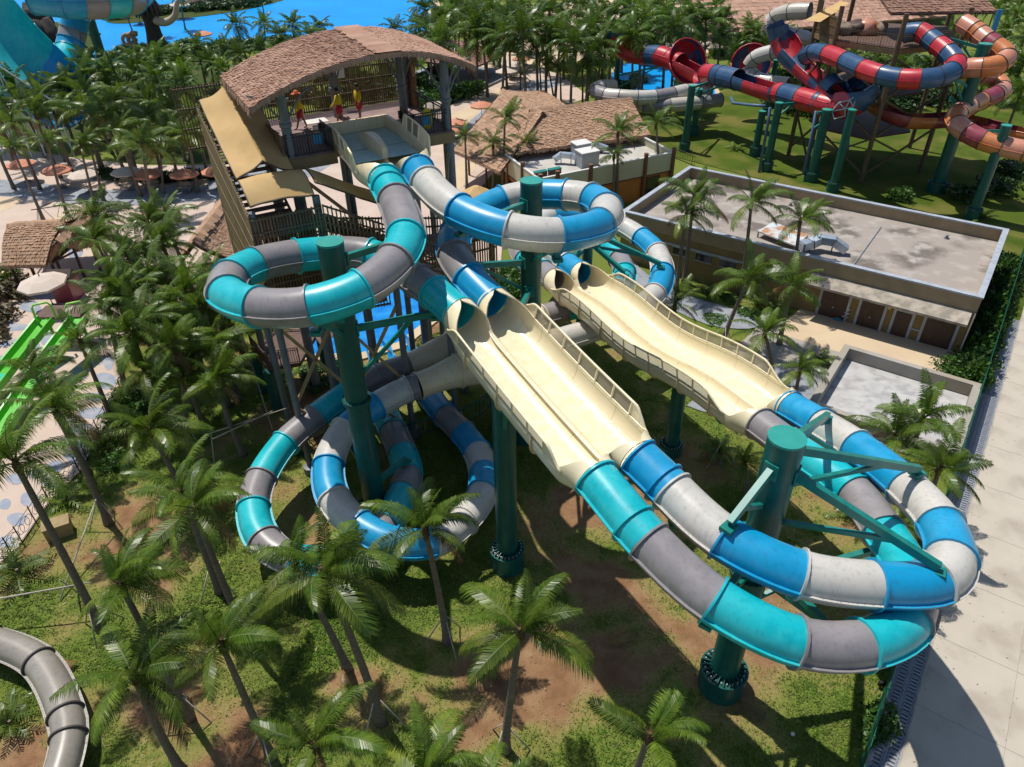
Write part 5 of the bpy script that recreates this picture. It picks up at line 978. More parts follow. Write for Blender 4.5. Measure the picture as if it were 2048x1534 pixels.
for k in range(2): th = thing('roof_crate', 'left brown louvred crate on the shop roof edge' if k == 0 else 'right brown louvred crate on the shop roof edge', 'crate', ob(Lx*(.04+.1*k), Ly*.1, 3.7), 'louvred crates'); MB().box(ob(Lx*(.04+.1*k), Ly*.1+.1, 4.25), (1.3, .5, 1.0), MO).build('body', 'brown', th); MB().box(ob(Lx*(.04+.1*k), Ly*.1+.1, 4.78), (1.4, .6, .06), MO).build('lid', 'arm', th)
# ---------------------------------------------------------------- thatched roofs
def slope(parent, name, r0, r1, e0_, e1_, rows, cols, m, sag=0.0, fr=.35):
    # one slope from ridge r0-r1 down to eave e0-e1
    def S(u, v): p = r0.lerp(r1, u).lerp(e0_.lerp(e1_, u), v); return p+V((0, 0, sag*math.sin(math.pi*v)))
    b = MB(); N = 8; rows_ = [[S(k/N, j/6)-V((0, 0, .02)) for k in range(N+1)] for j in range(7)]; b.grid(rows_); b.grid([[p-V((0, 0, .22)) for p in r][::-1] for r in rows_]); base = b.build(name, m, parent, 40)
    t = MB(); thatch(t, S, rows, cols, rg, .08); fringe(t, e0_, e1_, int((e1_-e0_).length*16), rg, fr)
    for p, q in ((r0, e0_), (r1, e1_)): fringe(t, p, q, int((q-p).length*9), rg, .2)
    t.build('thatch', m, base, kind='stuff')
def ridgecap(parent, r0, r1, m, w=.5):
    t = MB(); n = int((r1-r0).length*5); d = (r1-r0).normalized(); s = V((d.y, -d.x, 0)).normalized()
    for k in range(n): c = r0.lerp(r1, (k+.5)/n); q = w*rg.uniform(.7, 1.2); t.add([c-s*q-V((0, 0, q*.45))-d*.14, c-d*.14+V((0, 0, .16)), c+d*.14+V((0, 0, .16)), c-s*q-V((0, 0, q*.45))+d*.14], [(0, 1, 2, 3)]); t.add([c+s*q-V((0, 0, q*.45))-d*.14, c-d*.14+V((0, 0, .16)), c+d*.14+V((0, 0, .16)), c+s*q-V((0, 0, q*.45))+d*.14], [(0, 1, 2, 3)])
    t.build('ridge_cap', m, parent, kind='stuff')
def gable(label, r0, r1, e0_, e1_, m='thatch', rows=16, cols=30, cat='hut', name='thatched_hut', sag=-.2, posts=True, pm='brown', back=True, pitchz=None):
    r0, r1, e0_, e1_ = (V(p) for p in (r0, r1, e0_, e1_)); c = (r0+r1)/2; th = thing(name, label, cat, (c.x, c.y, 0), 'thatched roofs'); slope(th, 'roof_slope', r0, r1, e0_, e1_, rows, cols, m, sag)
    f0 = r0*2-e0_; f1 = r1*2-e1_; f0.z = e0_.z; f1.z = e1_.z
    if back: slope(th, 'roof_slope', r0, r1, f0, f1, rows, cols, m, sag)
    ridgecap(th, r0+V((0, 0, .05)), r1+V((0, 0, .05)), m)
    if posts:
        for p in (e0_.lerp(f0, .12).lerp(e1_, .06), e1_.lerp(f1, .12).lerp(e0_, .06), e0_.lerp(f0, .88).lerp(f1, .06), e1_.lerp(f1, .88).lerp(f0, .06), e0_.lerp(e1_, .5).lerp(r0.lerp(r1, .5), .2)):
            MB().lathe((p.x, p.y, 0), [(.14, 0), (.12, e0_.z+.1)], 8).build('column', pm, th, 40)
        bm = MB()
        for p, q in ((e0_.lerp(f0, .12), e1_.lerp(f1, .12)), (e0_.lerp(f0, .88), e1_.lerp(f1, .88)), (e0_.lerp(f0, .12), e0_.lerp(f0, .88)), (e1_.lerp(f1, .12), e1_.lerp(f1, .88))): bm.beam(p-V((0, 0, .1)), q-V((0, 0, .1)), .14)
        bm.build('beam', pm, th)
    return th
gable('long thatched ridge roof behind the flat service roof of the shop', at(1060, 222, 6.7), at(1262, 197, 6.7), at(1035, 305, 4.7), at(1302, 270, 4.7), 'thatchtan', 26, 60, 'roof', 'thatched_roof', pm='colbrown')
gb = gable('steep thatched gable roof nearest the tower, left end of the shop', at(1006, 180, 7.0), at(1085, 226, 6.7), at(905, 300, 3.8), at(1000, 345, 3.8), 'thatchtan', 22, 26, 'roof', 'thatched_roof', pm='colbrown')
gable('thatched hut roof beside the stair tower foot', at(463, 386, 5.2), at(386, 486, 4.9), at(505, 475, 3.1), at(460, 516, 3.0), 'thatchtan', 20, 26)
gable('curved thatched shelter at the far left by the white umbrella', at(16, 452, 4.7), at(130, 446, 4.7), at(4, 532, 2.8), at(92, 530, 2.8), 'thatchtan', 16, 34, sag=.45)
gable('thatched gable joining the far left shelter from behind', at(192, 412, 4.9), at(112, 482, 4.3), at(215, 470, 2.9), at(150, 500, 2.9), 'thatchtan', 14, 24, sag=.3)
gable('small thatched hut among umbrellas behind the red slide', at(1316, 56, 5.2), at(1406, 50, 5.2), at(1331, 84, 2.9), at(1411, 78, 2.9), 'thatchpink', 12, 24)
gable('vast pink thatched roof at the top behind the red slides', at(1300, -160, 15), at(1900, -140, 15), at(1418, 70, 4), at(1900, 32, 4), 'thatchpink', 40, 60, 'roof', 'thatched_roof', sag=-.5, back=False)
gable('small thatched roof among the palms at the top', at(1240, 22, 5.5), at(1275, 12, 5.5), at(1240, 48, 3.2), at(1285, 38, 3.2), 'thatchtan', 8, 12)
# hip-roofed pavilion
PV = thing('pavilion', 'open pavilion with brown shingle hip roof behind the tower', 'pavilion', at(930, 135), 'thatched roofs')
c = at(925, 128, 0); ux = (at(1003, 113, 3.4)-at(948, 136, 3.4)); ux.z = 0; ux.normalize(); uy = V((-ux.y, ux.x, 0))
cor = at(949, 134, 3.4); W_, D_ = 11.0, 15.0
def pv(x, y, z): return V((cor.x, cor.y, 0))+ux*x-V((ux.y, -ux.x, 0))*0+uy*y+V((0, 0, z))
k0, k1, k2, k3 = pv(0, 0, 3.4), pv(W_, 0, 3.4), pv(W_, D_, 3.4), pv(0, D_, 3.4); a0, a1 = pv(W_/2, W_/2, 6.0), pv(W_/2, D_-W_/2, 6.0)
for r0, r1, p, q, n in ((a0, a0, k0, k1, 26), (a1, a0, k3, k0, 34), (a0, a1, k1, k2, 34), (a1, a1, k2, k3, 26)): slope(PV, 'roof_slope', r0, r1, p, q, 16, n, mat('shingle', (.33, .18, .13), .85, (.27, .14, .1), 1.5, island=.25, bump=.3) if 'shingle' not in MATS else 'shingle', -.15, .2)
for x, y in ((.8, .8), (W_-.8, .8), (W_-.8, D_-.8), (.8, D_-.8), (W_/2, .8), (.8, D_/2), (W_-.8, D_/2)): p = pv(x, y, 0); MB().lathe((p.x, p.y, 0), [(.2, 0), (.2, 3.5)], 10).build('column', 'colbrown', PV, 40)
MB().prism([pv(-1, -1.5, 0), pv(W_+2, -1.5, 0), pv(W_+2, D_, 0), pv(-1, D_, 0)], 0, .45).build('floor', 'pavegray', PV); MB().box(pv(W_*.35, D_*.6, 1.2), (4, 3, 1.6), Matrix((ux, uy, V((0, 0, 1)))).transposed()).build('counter', 'brown', PV)
# ================================================================ red, orange and beige slides at the back right
def lump(b, c, r, seed, zs=1.0, n=12, k=7):
    c = V(c); rows = []
    for i in range(k+1):
        t = math.pi*(.02+.96*i/k); rows.append([c+V((math.sin(t)*math.cos(6.28318*j/n), math.sin(t)*math.sin(6.28318*j/n), math.cos(t)*zs))*(r*(1+.45*noise.noise(V((math.sin(t)*math.cos(6.28318*j/n)*1.4+seed, math.sin(t)*math.sin(6.28318*j/n)*1.4, math.cos(t)*1.4+seed*.7))))) for j in range(n)])
    return b.grid(rows[::-1], closed=True)
def ty(L): return [(aty(*q[:3]), q[3]) for q in L]
G_R = 'red slide complex'
R1 = thing('tube_slide', 'red and navy tube slide sweeping from the back platform to the left', 'water slide', (40, 78, 0), G_R)
cyc = lambda P, ms: [(*p, ms[i % len(ms)]) for i, p in enumerate(P)]
tube_slide(R1, ty(cyc([(1812, 66, 80), (1840, 64, 79), (1858, 76, 78), (1876, 90, 76.5), (1895, 105, 75), (1911, 125, 73.5), (1905, 142, 72.3), (1878, 154, 71.8), (1840, 158, 72), (1800, 157, 73), (1762, 150, 74.3), (1726, 138, 76.5), (1690, 122, 79.5), (1655, 108, 82.5), (1628, 104, 85), (1612, 112, 86.5)], ['navy', 'red', 'navy', 'red', 'navy', 'red', 'navy'])), r=.92, flange=.06, fmat='flangedark')
W1 = thing('half_pipe_slide', 'open red and navy half-pipe with a tall raised wing in front of the platform', 'water slide', (34, 86, 0), G_R)
open_pipe(W1, ty([(1562, 46, 90.5, 'navy'), (1568, 75, 90.3, 'red'), (1580, 102, 89, 'navy'), (1605, 132, 87, 'red'), (1635, 158, 84.5, 'navy'), (1650, 172, 83.2, 'red'), (1668, 192, 81.6, 'navy'), (1684, 206, 80.6, '')]), lambda s: 1.55-.35*sm(s, .2, .6), lambda s: -1.9, lambda s: 1.9)
open_pipe(W1, ty([(1684, 206, 80.6, 'red'), (1712, 200, 79.2, 'navy'), (1728, 178, 79.4, 'navy'), (1722, 158, 81, '')]), lambda s: 1.5, -1.5, 2.4)
open_pipe(W1, ty([(1702, 214, 79.2, 'red'), (1668, 214, 80.6, 'red'), (1636, 206, 82.2, 'red'), (1608, 198, 84, 'red'), (1580, 190, 86.2, 'navy'), (1550, 184, 88.6, 'red'), (1522, 176, 90.6, 'red'), (1498, 168, 92.6, 'navy'), (1476, 160, 94.4, '')]), 1.15, -2.05, 2.2)
tube_slide(W1, ty([(1668, 214, 80.6, 'red'), (1640, 207, 82, 'navy'), (1633, 205, 82.4, 'red'), (1600, 196, 84.5, 'navy'), (1568, 188, 87, 'red'), (1556, 186, 88, '')]), r=1.17, flange=.05, fmat='flangedark')
tube_slide(W1, ty([(1476, 160, 94.4, 'navy'), (1444, 152, 97, 'navy'), (1432, 150, 98, 'red'), (1412, 148, 100, '')]), r=1.25, flange=.06, fmat='flangedark')
tube_slide(W1, [(aty(1655, 168, 83), 'navy'), (aty(1668, 182, 82), '')], r=1.3, flange=.05)
W2 = thing('half_pipe_slide', 'red and navy slide with a raised wing by the small blue pool', 'water slide', (22, 104, 0), G_R)
open_pipe(W2, ty([(1398, 146, 101, 'red'), (1362, 128, 103, 'red'), (1345, 120, 104.4, 'red'), (1318, 112, 106.4, 'navy'), (1298, 110, 108, 'red'), (1272, 106, 110, 'red'), (1250, 92, 111.5, 'red'), (1240, 72, 112.2, 'navy'), (1238, 56, 112.5, '')]), lambda s: 1.3+.5*sm(s, .6, .9), -1.9, 1.9)
tube_slide(W2, ty([(1362, 128, 103, 'red'), (1338, 118, 105, 'red'), (1320, 112, 106.3, 'navy'), (1300, 110, 107.8, '')]), r=1.32, flange=.06, fmat='flangedark')
def dome(th, c, nrm, R, depth, m1, m2, n=20, k=7):   # a shallow bowl facing nrm, chequered
    c = V(c); nrm = V(nrm).normalized(); a = nrm.cross(V((0, 0, 1))).normalized(); b = a.cross(nrm); bm = MB(); rows = []
    for i in range(k+1):
        t = i/k*1.45; rr = R*math.sin(t)/math.sin(1.45); d = depth*(1-math.cos(t))/(1-math.cos(1.45)); rows.append([c+nrm*(d-depth)+(a*math.cos(6.28318*j/n)+b*math.sin(6.28318*j/n))*max(rr, .02) for j in range(n)])
    for i in range(k):
        for j in range(n): q = [rows[i][j], rows[i][(j+1) % n], rows[i+1][(j+1) % n], rows[i+1][j]]; bm.add(q, [(0, 1, 2, 3)], (i//3+j//4) % 2)
    o = bm.build('bowl_shell', [m1, m2], th, False); MB().tube(rows[-1]+[rows[-1][0]], .09, 6).build('rim', m1, o, True)
BW = thing('bowl_slide', 'big red and navy chequered bowl shell of the red slide', 'water slide', (24, 103, 0), G_R)
dome(BW, aty(1376, 122, 103.5), (.35, -.85, .45), 2.9, 2.3, 'red', 'navy')
dome(BW, aty(1402, 118, 107), (.9, -.35, .3), 2.2, 1.6, 'navy', 'red')
BW2 = thing('bowl_slide', 'dark red half shell behind the beige tube', 'water slide', (32, 100, 0), G_R); dome(BW2, aty(1502, 128, 104), (-.3, -.9, .4), 2.6, 1.8, 'red', 'navy')
BW3 = thing('bowl_slide', 'dark navy curved shell at the end of the half-pipe', 'water slide', (37, 80, 0), G_R); dome(BW3, aty(1722, 178, 81.5), (-.7, -.4, .7), 2.2, 1.9, 'navy', 'navy')
OR = thing('tube_slide', 'orange and maroon tube slide snaking down at the right edge', 'water slide', (47, 74, 0), G_R)
tube_slide(OR, ty(cyc([(1925, 46, 80.5), (1948, 60, 79), (1958, 68, 78.4), (1975, 82, 77.2), (1990, 92, 76.4), (2012, 112, 75), (2000, 128, 74.3), (1965, 134, 74.6), (1930, 136, 76), (1915, 140, 78.5), (1955, 150, 82.5), (1992, 160, 83.2), (2004, 178, 81.6), (1990, 190, 80), (1962, 202, 78.4), (1938, 214, 76.5), (1915, 228, 74), (1914, 248, 72), (1935, 265, 70.4), (1965, 280, 69.2), (2005, 292, 68), (2050, 302, 66.8), (2100, 312, 65.5)], ['salmon', 'orange', 'salmon', 'maroon', 'orange'])), r=.92, flange=.06, fmat='flangedark')
OL = thing('half_pipe_slide', 'dark orange open trough low behind the red slide posts', 'water slide', (44, 80, 0), G_R)
open_pipe(OL, ty(cyc([(1740, 196, 84), (1775, 222, 80), (1815, 236, 79), (1860, 238, 79.5), (1905, 236, 80), (1960, 246, 77), (2020, 262, 73), (2070, 272, 71)], ['orange', 'maroon', 'orange', 'maroon'])), 1.0, -1.9, 1.9)
BE = thing('tube_slide', 'beige tube slide curling behind the platform and the red wing', 'water slide', (33, 97, 0), G_R)
gel('beige', (.50, .46, .38), (.55, .51, .43))
tube_slide(BE, ty(cyc([(1620, 22, 94.5), (1580, 24, 96), (1550, 34, 97.6), (1540, 50, 97.8), (1562, 64, 96.6), (1592, 74, 95.2), (1615, 80, 94.6), (1600, 96, 96), (1545, 104, 98.4), (1510, 116, 99.6), (1497, 136, 100), (1510, 155, 99), (1545, 166, 97), (1580, 170, 95)], ['beige', 'beige', 'white'])), r=.9, flange=.05, fmat='flangedark')
BE2 = thing('tube_slide', 'beige and grey tube slide lying low behind the long thatched roof', 'water slide', (18, 98, 0), G_R)
tube_slide(BE2, ty(cyc([(1225, 172, 104), (1200, 174, 101.5), (1192, 182, 99.5), (1212, 190, 97.8), (1240, 193, 96.8), (1275, 195, 96.2), (1310, 194, 96.4), (1345, 188, 97.4), (1372, 182, 99), (1420, 184, 99.5)], ['beige', 'white', 'gray', 'white'])), r=.88, flange=.05, fmat='flangedark')
tube_slide(BE2, ty(cyc([(1265, 206, 98), (1290, 212, 97), (1340, 210, 96), (1400, 205, 97), (1440, 200, 98)], ['beige', 'gray'])), r=.85, flange=.05, fmat='flangedark')
RPOST = []
for i, (tx, ty_, bx, by, r, l) in enumerate([(1377, 171, 1368, 302, .42, 'green post nearest the orange shop under the red slide'), (1396, 178, 1387, 270, .42, 'green post behind it under the red slide bowl'), (1515, 222, 1509, 311, .42, 'green post left of the pipe bridge under the red slide'), (1553, 205, 1532, 342, .42, 'green post with blue pipes under the red slide'), (1635, 219, 1621, 362, .5, 'green post under the navy shell with flange base'), (1697, 219, 1664, 383, .42, 'leaning green post behind the flat roof corner'), (1970, 87, 1871, 383, .62, 'thick green post carrying the orange and red slides'), (2009, 250, 1943, 437, .45, 'green post at the right edge under the orange slide'), (1240, 100, 1232, 175, .45, 'green post by the small pool under the wing'), (1535, 120, 1532, 230, .38, 'green post beside the beige tube'), (1617, 0, 1612, 150, .45, 'green post behind the bamboo screen of the back platform')]):
    bs = at(bx, by); tpt = above(tx, ty_, bs); RPOST.append(None); RPOST[-1] = post(l, bs, tpt.z, r=r, group='green posts of the red slides', base_h=1.0, joint=tpt.z*.62 if r > .5 else None)
P7 = at(1871, 383)
fr7 = RPOST[6]; b = MB()
for q, z in ((aty(1900, 78, 77), 14.3), (aty(1895, 145, 74), 10.6), (aty(1960, 140, 75), 11.5), (aty(1900, 195, 77), 8.5), (aty(1930, 222, 75.5), 7.4)): b.beam((P7.x, P7.y, z), q, .2, .28); b.beam((P7.x, P7.y, z-1.8), V((P7.x, P7.y, z)).lerp(q, .7), .14, .18)
b.build('bracket', 'arm', fr7)
for i, (p, q) in enumerate([((1377, 178, 90.3), (1415, 165, 97)), ((1396, 190, 96.9), (1440, 172, 96)), ((1553, 210, 82.6), (1600, 205, 84)), ((1635, 225, 79.1), (1690, 225, 80)), ((2009, 262, 67.9), (1930, 262, 71)), ((2009, 270, 67.9), (2050, 320, 66.5)), ((1240, 150, 110), (1340, 128, 104))]):
    a, c = aty(*p), aty(*q); th = RPOST[(0, 1, 3, 4, 7, 7, 8)[i]]; MB().beam(a, c, .2, .25).build('bracket', 'arm', th); MB().beam(a-V((0, 0, 1.6)), a.lerp(c, .75), .13, .16).build('brace', 'arm', th)
PI = thing('pipework', 'blue-grey water pipes on the posts under the red slide', 'pipes', aty(1515, 222, 86), None); mat('pipeblue', (.06, .12, .22), .45, (.09, .16, .27), 2)
for L in ([(1462, 195, 92), (1466, 206, 91), (1500, 210, 88), (1530, 212, 86)], [(1540, 215, 84), (1537, 240, 84), (1518, 345, 82)], [(1632, 222, 80), (1622, 280, 80), (1606, 350, 79)], [(1360, 185, 98), (1358, 215, 97), (1356, 228, 96)], [(1700, 220, 78), (1695, 300, 76.5)]): MB().tube([aty(*q) for q in L], .17, 8).build('pipe', 'pipeblue', PI, True)
LT = thing('spray_lattice', 'pale blue lattice frame under the end of the half-pipe', 'lattice', aty(1690, 215, 78), None); b = MB(); mat('latt', (.3, .5, .55), .4)
Lp = [aty(*q) for q in [(1664, 222, 79), (1678, 205, 78.5), (1690, 218, 78), (1700, 200, 78), (1706, 214, 77.6), (1716, 188, 78.4), (1668, 238, 78.6), (1690, 232, 78)]]
for i, j in ((0, 1), (1, 2), (0, 2), (2, 3), (3, 4), (2, 4), (3, 5), (4, 5), (0, 6), (6, 7), (2, 7), (1, 3)): b.cyl(Lp[i], Lp[j], .06, n=5)
b.build('lattice', 'latt', LT)
# platform of the red slides
RP = thing('slide_tower', 'brown timber start platform of the red slides with railings and bamboo screen', 'tower', (38, 82, 0)); rg = random.Random(31)
pp = [aty(1628, 66, 88), aty(1668, 88, 83), aty(1795, 96, 78), aty(1930, 60, 81), aty(1900, 30, 90), aty(1700, 30, 94)]; zd = 13.9
MB().prism(pp, zd-.3, zd).build('deck', 'deckwood', RP)
for i in (0, 1, 2): MB().beam(V((pp[i].x, pp[i].y, zd-.35)), V((pp[i+1].x, pp[i+1].y, zd-.35)), .12, .5).build('fascia_beam', 'deckbeam', RP); rail(pp[i], pp[i+1], zd, 1.2, RP, .3, 'bambooframe')
screen('bamboo_screen', (pp[0].x, pp[0].y, 0), pp[0].lerp(pp[1], .95), zd-.5, zd+2.1, 'bamboo', .16, .12, 4, RP); screen('bamboo_screen', pp[0].lerp(pp[5], .5), pp[0], zd-.5, zd+2.1, 'bamboo', .2, .12, 3, RP)
for q in pp: MB().lathe((q.x, q.y, 0), [(.25, 0), (.25, zd+3.2)], 10).build('column', 'bambooframe', RP, 40)
b = MB()
lg = [V((q.x, q.y, 0)) for q in pp]
for i, j in ((0, 1), (1, 2), (2, 3)):
    for z in (1, 5, 9): b.beam(lg[i]+V((0, 0, z)), lg[j]+V((0, 0, z+4)), .18, .2); b.beam(lg[j]+V((0, 0, z)), lg[i]+V((0, 0, z+4)), .18, .2)
b.build('cross_brace', 'bambooframe', RP)
for z in (4.6, 8.8): MB().prism([V((q.x, q.y, 0)).lerp(V((39, 84, 0)), .25) for q in pp], z-.2, z).build('landing', 'deckwood', RP)
rail(pp[1].lerp(pp[4], .25), pp[2].lerp(pp[5], .25), 8.8, 1.1, RP, .35, 'dark')
b = MB(); rows = []
for k in range(9): t = k/8; rows.append([aty(lerp(1610, 1680, t), lerp(40, 2, t), lerp(86, 90, t))+V((0, 0, j*.0)) if j == 0 else aty(lerp(1640, 1700, t), lerp(44, 6, t), lerp(84, 88, t)) for j in range(2)])
b.grid(rows); b.build('canopy', 'canvas', RP)
for x0, y0, w, m in [(1690, 44, .9, 'rock'), (1712, 52, 1.0, 'brown'), (1738, 30, 1.1, 'salmon'), (1726, 40, .8, 'brown'), (1764, 36, .9, 'rock'), (1752, 24, .9, 'orange')]:   # rolled fabric and rock-work on the deck
    p = aty(x0, y0, 86); b = MB(); lump(b, (p.x, p.y, zd+w*.5), w*1.1, x0*.37, .8); b.build('rockwork', m, RP, True)
ee0, ee1 = aty(1782, 26, 83), aty(1998, 12, 83); ee1.z = ee0.z; rr0, rr1 = ee0+V((0, 8, 2.4)), ee1+V((0, 8, 2.4))
slope(RP, 'roof_slope', rr0, rr1, ee0, ee1, 16, 40, mat('thatchbrown', (.30, .17, .12), .9, (.24, .12, .08), 1, island=.25, bump=.3), 0, .2)
MB().box(aty(1992, 45, 82), (.5, .2, 2.4)).build('flag_banner', 'signblue', RP)
# ================================================================ giant flume at the top left
GF = thing('giant_flume', 'huge blue and teal flume wall with grey rim at the upper left', 'water slide', (-55, 95, 0)); 
gp = [(-110, -25, 98), (-50, 35, 97.5), (0, 84, 97), (45, 122, 96.5), (85, 155, 96), (112, 178, 95.5), (140, 196, 95)]
open_pipe(GF, [(aty(*q), m) for q, m in zip(gp, ['teal', 'teal', 'teal', 'aqua', 'aqua', 'aqua', ''])], lambda s: 5.4-.9*s, lambda s: -2.15+.35*s, .75, .12, 22)
open_pipe(GF, [(aty(*q), m) for q, m in zip(gp, ['gray', 'gray', 'gray', 'teal', 'blue', 'blue', ''])], lambda s: 5.6-.9*s, .2, .85, .12, 8, name='outer_band')
ut = MB()
for k in range(6):
    a = aty(-90+k*40, 75+k*26, 91.5); ut.beam(a, (a.x, a.y, .2), .14); 
    if k: ut.beam(a, pa, .14); ut.beam((a.x, a.y, 1), pa, .1); ut.beam((pa.x, pa.y, 1), a, .1)
    pa = a
ut.build('truss', 'galv', GF)
GT = thing('tube_slide', 'wide blue and grey raft tube dropping at the upper left', 'water slide', (-50, 92, 0))
tube_slide(GT, [(152, -30, 17, 'gray'), (154, 0, 15, 'blue'), (152, 32, 13, 'blue'), (147, 58, 11.4, 'gray'), (142, 82, 10, 'blue'), (136, 104, 8.8, 'teal'), (120, 135, 7.6, '')], r=1.75, flange=.12)
tube_slide(GT, [(70, -8, 19, 'blue'), (130, 0, 18.6, 'blue'), (165, 2, 18.4, 'gray'), (200, 2, 18.2, 'teal'), (235, 0, 18, 'gray'), (262, -6, 17.6, 'blue'), (280, -20, 17.4, '')], r=1.75, flange=.12)
post('thick dark post under the raft tube at the upper left', at(222, 172), 17.0, r=.75, group='upper left posts', arms=[(15.5, at(235, 4, 16.6), 2.0), (15.5, at(165, 6, 16.8), 2.0)], joint=8)
rk = thing('rockwork', 'dark rock outcrop behind the giant flume', 'rock', at(95, 110)); b = MB()
for k in range(4): p = at(95+rg.uniform(-20, 30), 70+rg.uniform(-20, 30)); w = rg.uniform(2.0, 3.2); lump(MB(), (p.x, p.y, w*.7), w, k*1.7, 1.3).build('boulder', 'rockdark' if 'rockdark' in MATS else mat('rockdark', (.06, .045, .035), .9, (.03, .025, .02), 1.5, bump=.5, bs=4), rk, True)

# ================================================================ umbrellas, benches, fences, small things
rg = random.Random(41)
def umb_parts(m):
    b = MB(); n = 8; R = 1.62; rows = []
    for r, z in ((0.02, 2.62), (R*.5, 2.42), (R, 2.1)): rows.append([V((r*math.cos(6.28318*k/n), r*math.sin(6.28318*k/n), z-(.04 if r > .1 and False else 0))) for k in range(n)])
    rows.append([V((p.x, p.y, p.z-.16)) for p in rows[-1]]); b.grid(rows, closed=True); can = b.data('canopy', m)
    b = MB()
    for k in range(n): a = 6.28318*k/n; b.beam((0, 0, 2.58), (R*.98*math.cos(a), R*.98*math.sin(a), 2.06), .03); b.beam((0, 0, 1.9), (R*.55*math.cos(a), R*.55*math.sin(a), 2.32), .025)
    ribs = b.data('ribs', 'steelgray'); b = MB(); b.cyl((0, 0, 0), (0, 0, 2.7), .035, n=8); b.lathe((0, 0, 2.66), [(.05, 0), (.03, .1), (.0, .14)], 6); pole = b.data('pole', 'steelgray'); b = MB(); b.lathe((0, 0, 0), [(.4, .08), (.4, .16), (.1, .2), (.06, .4)], 12); base = b.data('base', 'steelgray')
    return can, ribs, pole, base
UM = {m: umb_parts(m) for m in ('umborange', 'umbwhite')}
def umbrella(px, py, m, label, s=1.0, g='parasols'):
    c = at(px, py, 2.3*s); th = thing('parasol', label, 'parasol', (c.x, c.y, .08), g); th.rotation_euler = (rg.uniform(-.04, .04), rg.uniform(-.04, .04), rg.uniform(0, .78)); th.scale = (s,)*3
    for nm, me in zip(('canopy', 'ribs', 'pole', 'base'), UM[m]): link(nm, me, th, True)
O, W = 'umborange', 'umbwhite'
for a in [(40, 326, O, 'orange parasol at the far left of the plaza row'), (112, 337, O, 'orange parasol behind the second leaning palm'), (165, 347, W, 'pale parasol between the braced palms'), (250, 341, W, 'white parasol over the first bench'), (295, 345, O, 'orange parasol left of the bench palm'), (366, 346, O, 'orange parasol right of the bench palm'), (430, 339, O, 'orange parasol partly behind the stair canopy'), (85, 560, W, 'large white parasol before the curved thatched shelter', 1.15), (405, 66, O, 'pink parasol on the lagoon edge', 1.2), (963, 208, O, 'orange parasol on the path behind the thatched shop'), (912, 243, O, 'orange parasol beside the tower leg'), (870, 208, W, 'tan parasol seen through the platform railing'), (900, 262, O, 'orange parasol behind the tower leg'), (1053, 104, W, 'pale parasol furthest along the pavilion path'), (1042, 116, O, 'orange parasol in the pavilion path row'), (1028, 128, W, 'white parasol third along the pavilion path'), (1015, 140, W, 'white parasol nearest the pavilion terrace', 1.2), (1293, 53, W, 'white parasol left of the small back hut', 1.3), (1303, 79, W, 'white parasol above the red wing', 1.3), (1322, 88, W, 'white parasol before the small back hut', 1.3), (1292, 93, W, 'white parasol behind the red wing tip', 1.3), (1262, 62, W, 'tan parasol among the back shrubs', 1.2), (1420, 90, W, 'wide tan parasol right of the small back hut', 1.5), (272, 17, W, 'parasol on the lagoon island, left', 1.5), (358, 7, W, 'parasol on the lagoon island, right', 1.5)]: umbrella(*a)
BN = {}
b = MB()
for k in range(4): b.box((0, -.2+.12*k, .45), (1.6, .1, .04))
BN['seat'] = b.data('seat', 'lounger'); b = MB()
for k in range(3): b.box((0, .3+.04*k, .6+.13*k), (1.6, .04, .1))
BN['backrest'] = b.data('backrest', 'lounger'); BN['leg'] = MB().beam((0, -.2, 0), (0, -.2, .45), .06).beam((0, .2, 0), (0, .38, .95), .06).beam((0, -.2, .42), (0, .25, .42), .05).data('leg', 'dark')
for i, (x, y, l) in enumerate([(255, 374, 'white slatted bench under the white parasol'), (305, 378, 'white slatted bench next to the small palm'), (372, 382, 'white slatted bench under the orange parasol'), (402, 377, 'white slatted bench nearest the stair tower')]):
    th = thing('bench', l, 'bench', at(x, y, .08), 'plaza benches', .1); link('seat', BN['seat'], th, True); link('backrest', BN['backrest'], th, True)
    for q in (-.7, .7): o = link('leg', BN['leg'], th, True); o.location = (q, 0, 0)
# scroll fence of the children's area
SF = thing('scroll_fence', 'black wrought fence of interlaced rings round the stone-patterned paving', 'fence', at(150, 955)); fp = poly([(-120, 1230), (0, 1130), (45, 1085), (100, 1005), (160, 945), (200, 870), (246, 790), (241, 720), (262, 680)])
S, _ = spline(fp, 1.15)
for k in range(len(S)-1):
    p, q = S[k], S[k+1]; b = MB()
    b.cyl(p, p+V((0, 0, 1.25)), .035, n=5)
    for z in (.12, 1.12): b.cyl(p+V((0, 0, z)), q+V((0, 0, z)), .02, n=4)
    d = (q-p); L = d.length; d.normalize()
    for c0, r0 in ((.25, .27), (.5, .42), (.75, .3)): b.tube([p+d*(L*c0)+(d*math.cos(a)+V((0, 0, 1))*math.sin(a))*r0+V((0, 0, .62)) for a in np.linspace(0, 6.28318, 13)], .016, 4, False)
    b.build('fence_panel', 'dark', SF)
# green mesh fence along the drain
GFc = thing('mesh_fence', 'dark green mesh fence along the slotted drain', 'fence', site(20, -1.3)); b0 = MB()
for k in range(26):
    e = -3+k*2.4; MB().beam(site(e, -1.25, 0), site(e, -1.25, 1.95), .07).build('fence_post', 'fencegreen', GFc)
    if k < 25:
        p = MB(); p.box(site(e+1.2, -1.25, 1.0), (2.36, .012, 1.7), M3); o = p.build('fence_panel', 'netgreen', GFc); w = MB()
        for z in (.18, .6, 1.0, 1.4, 1.84): w.box(site(e+1.2, -1.25, z), (2.36, .03, .03), M3)
        w.build('fence_rail', 'fencegreen', o)
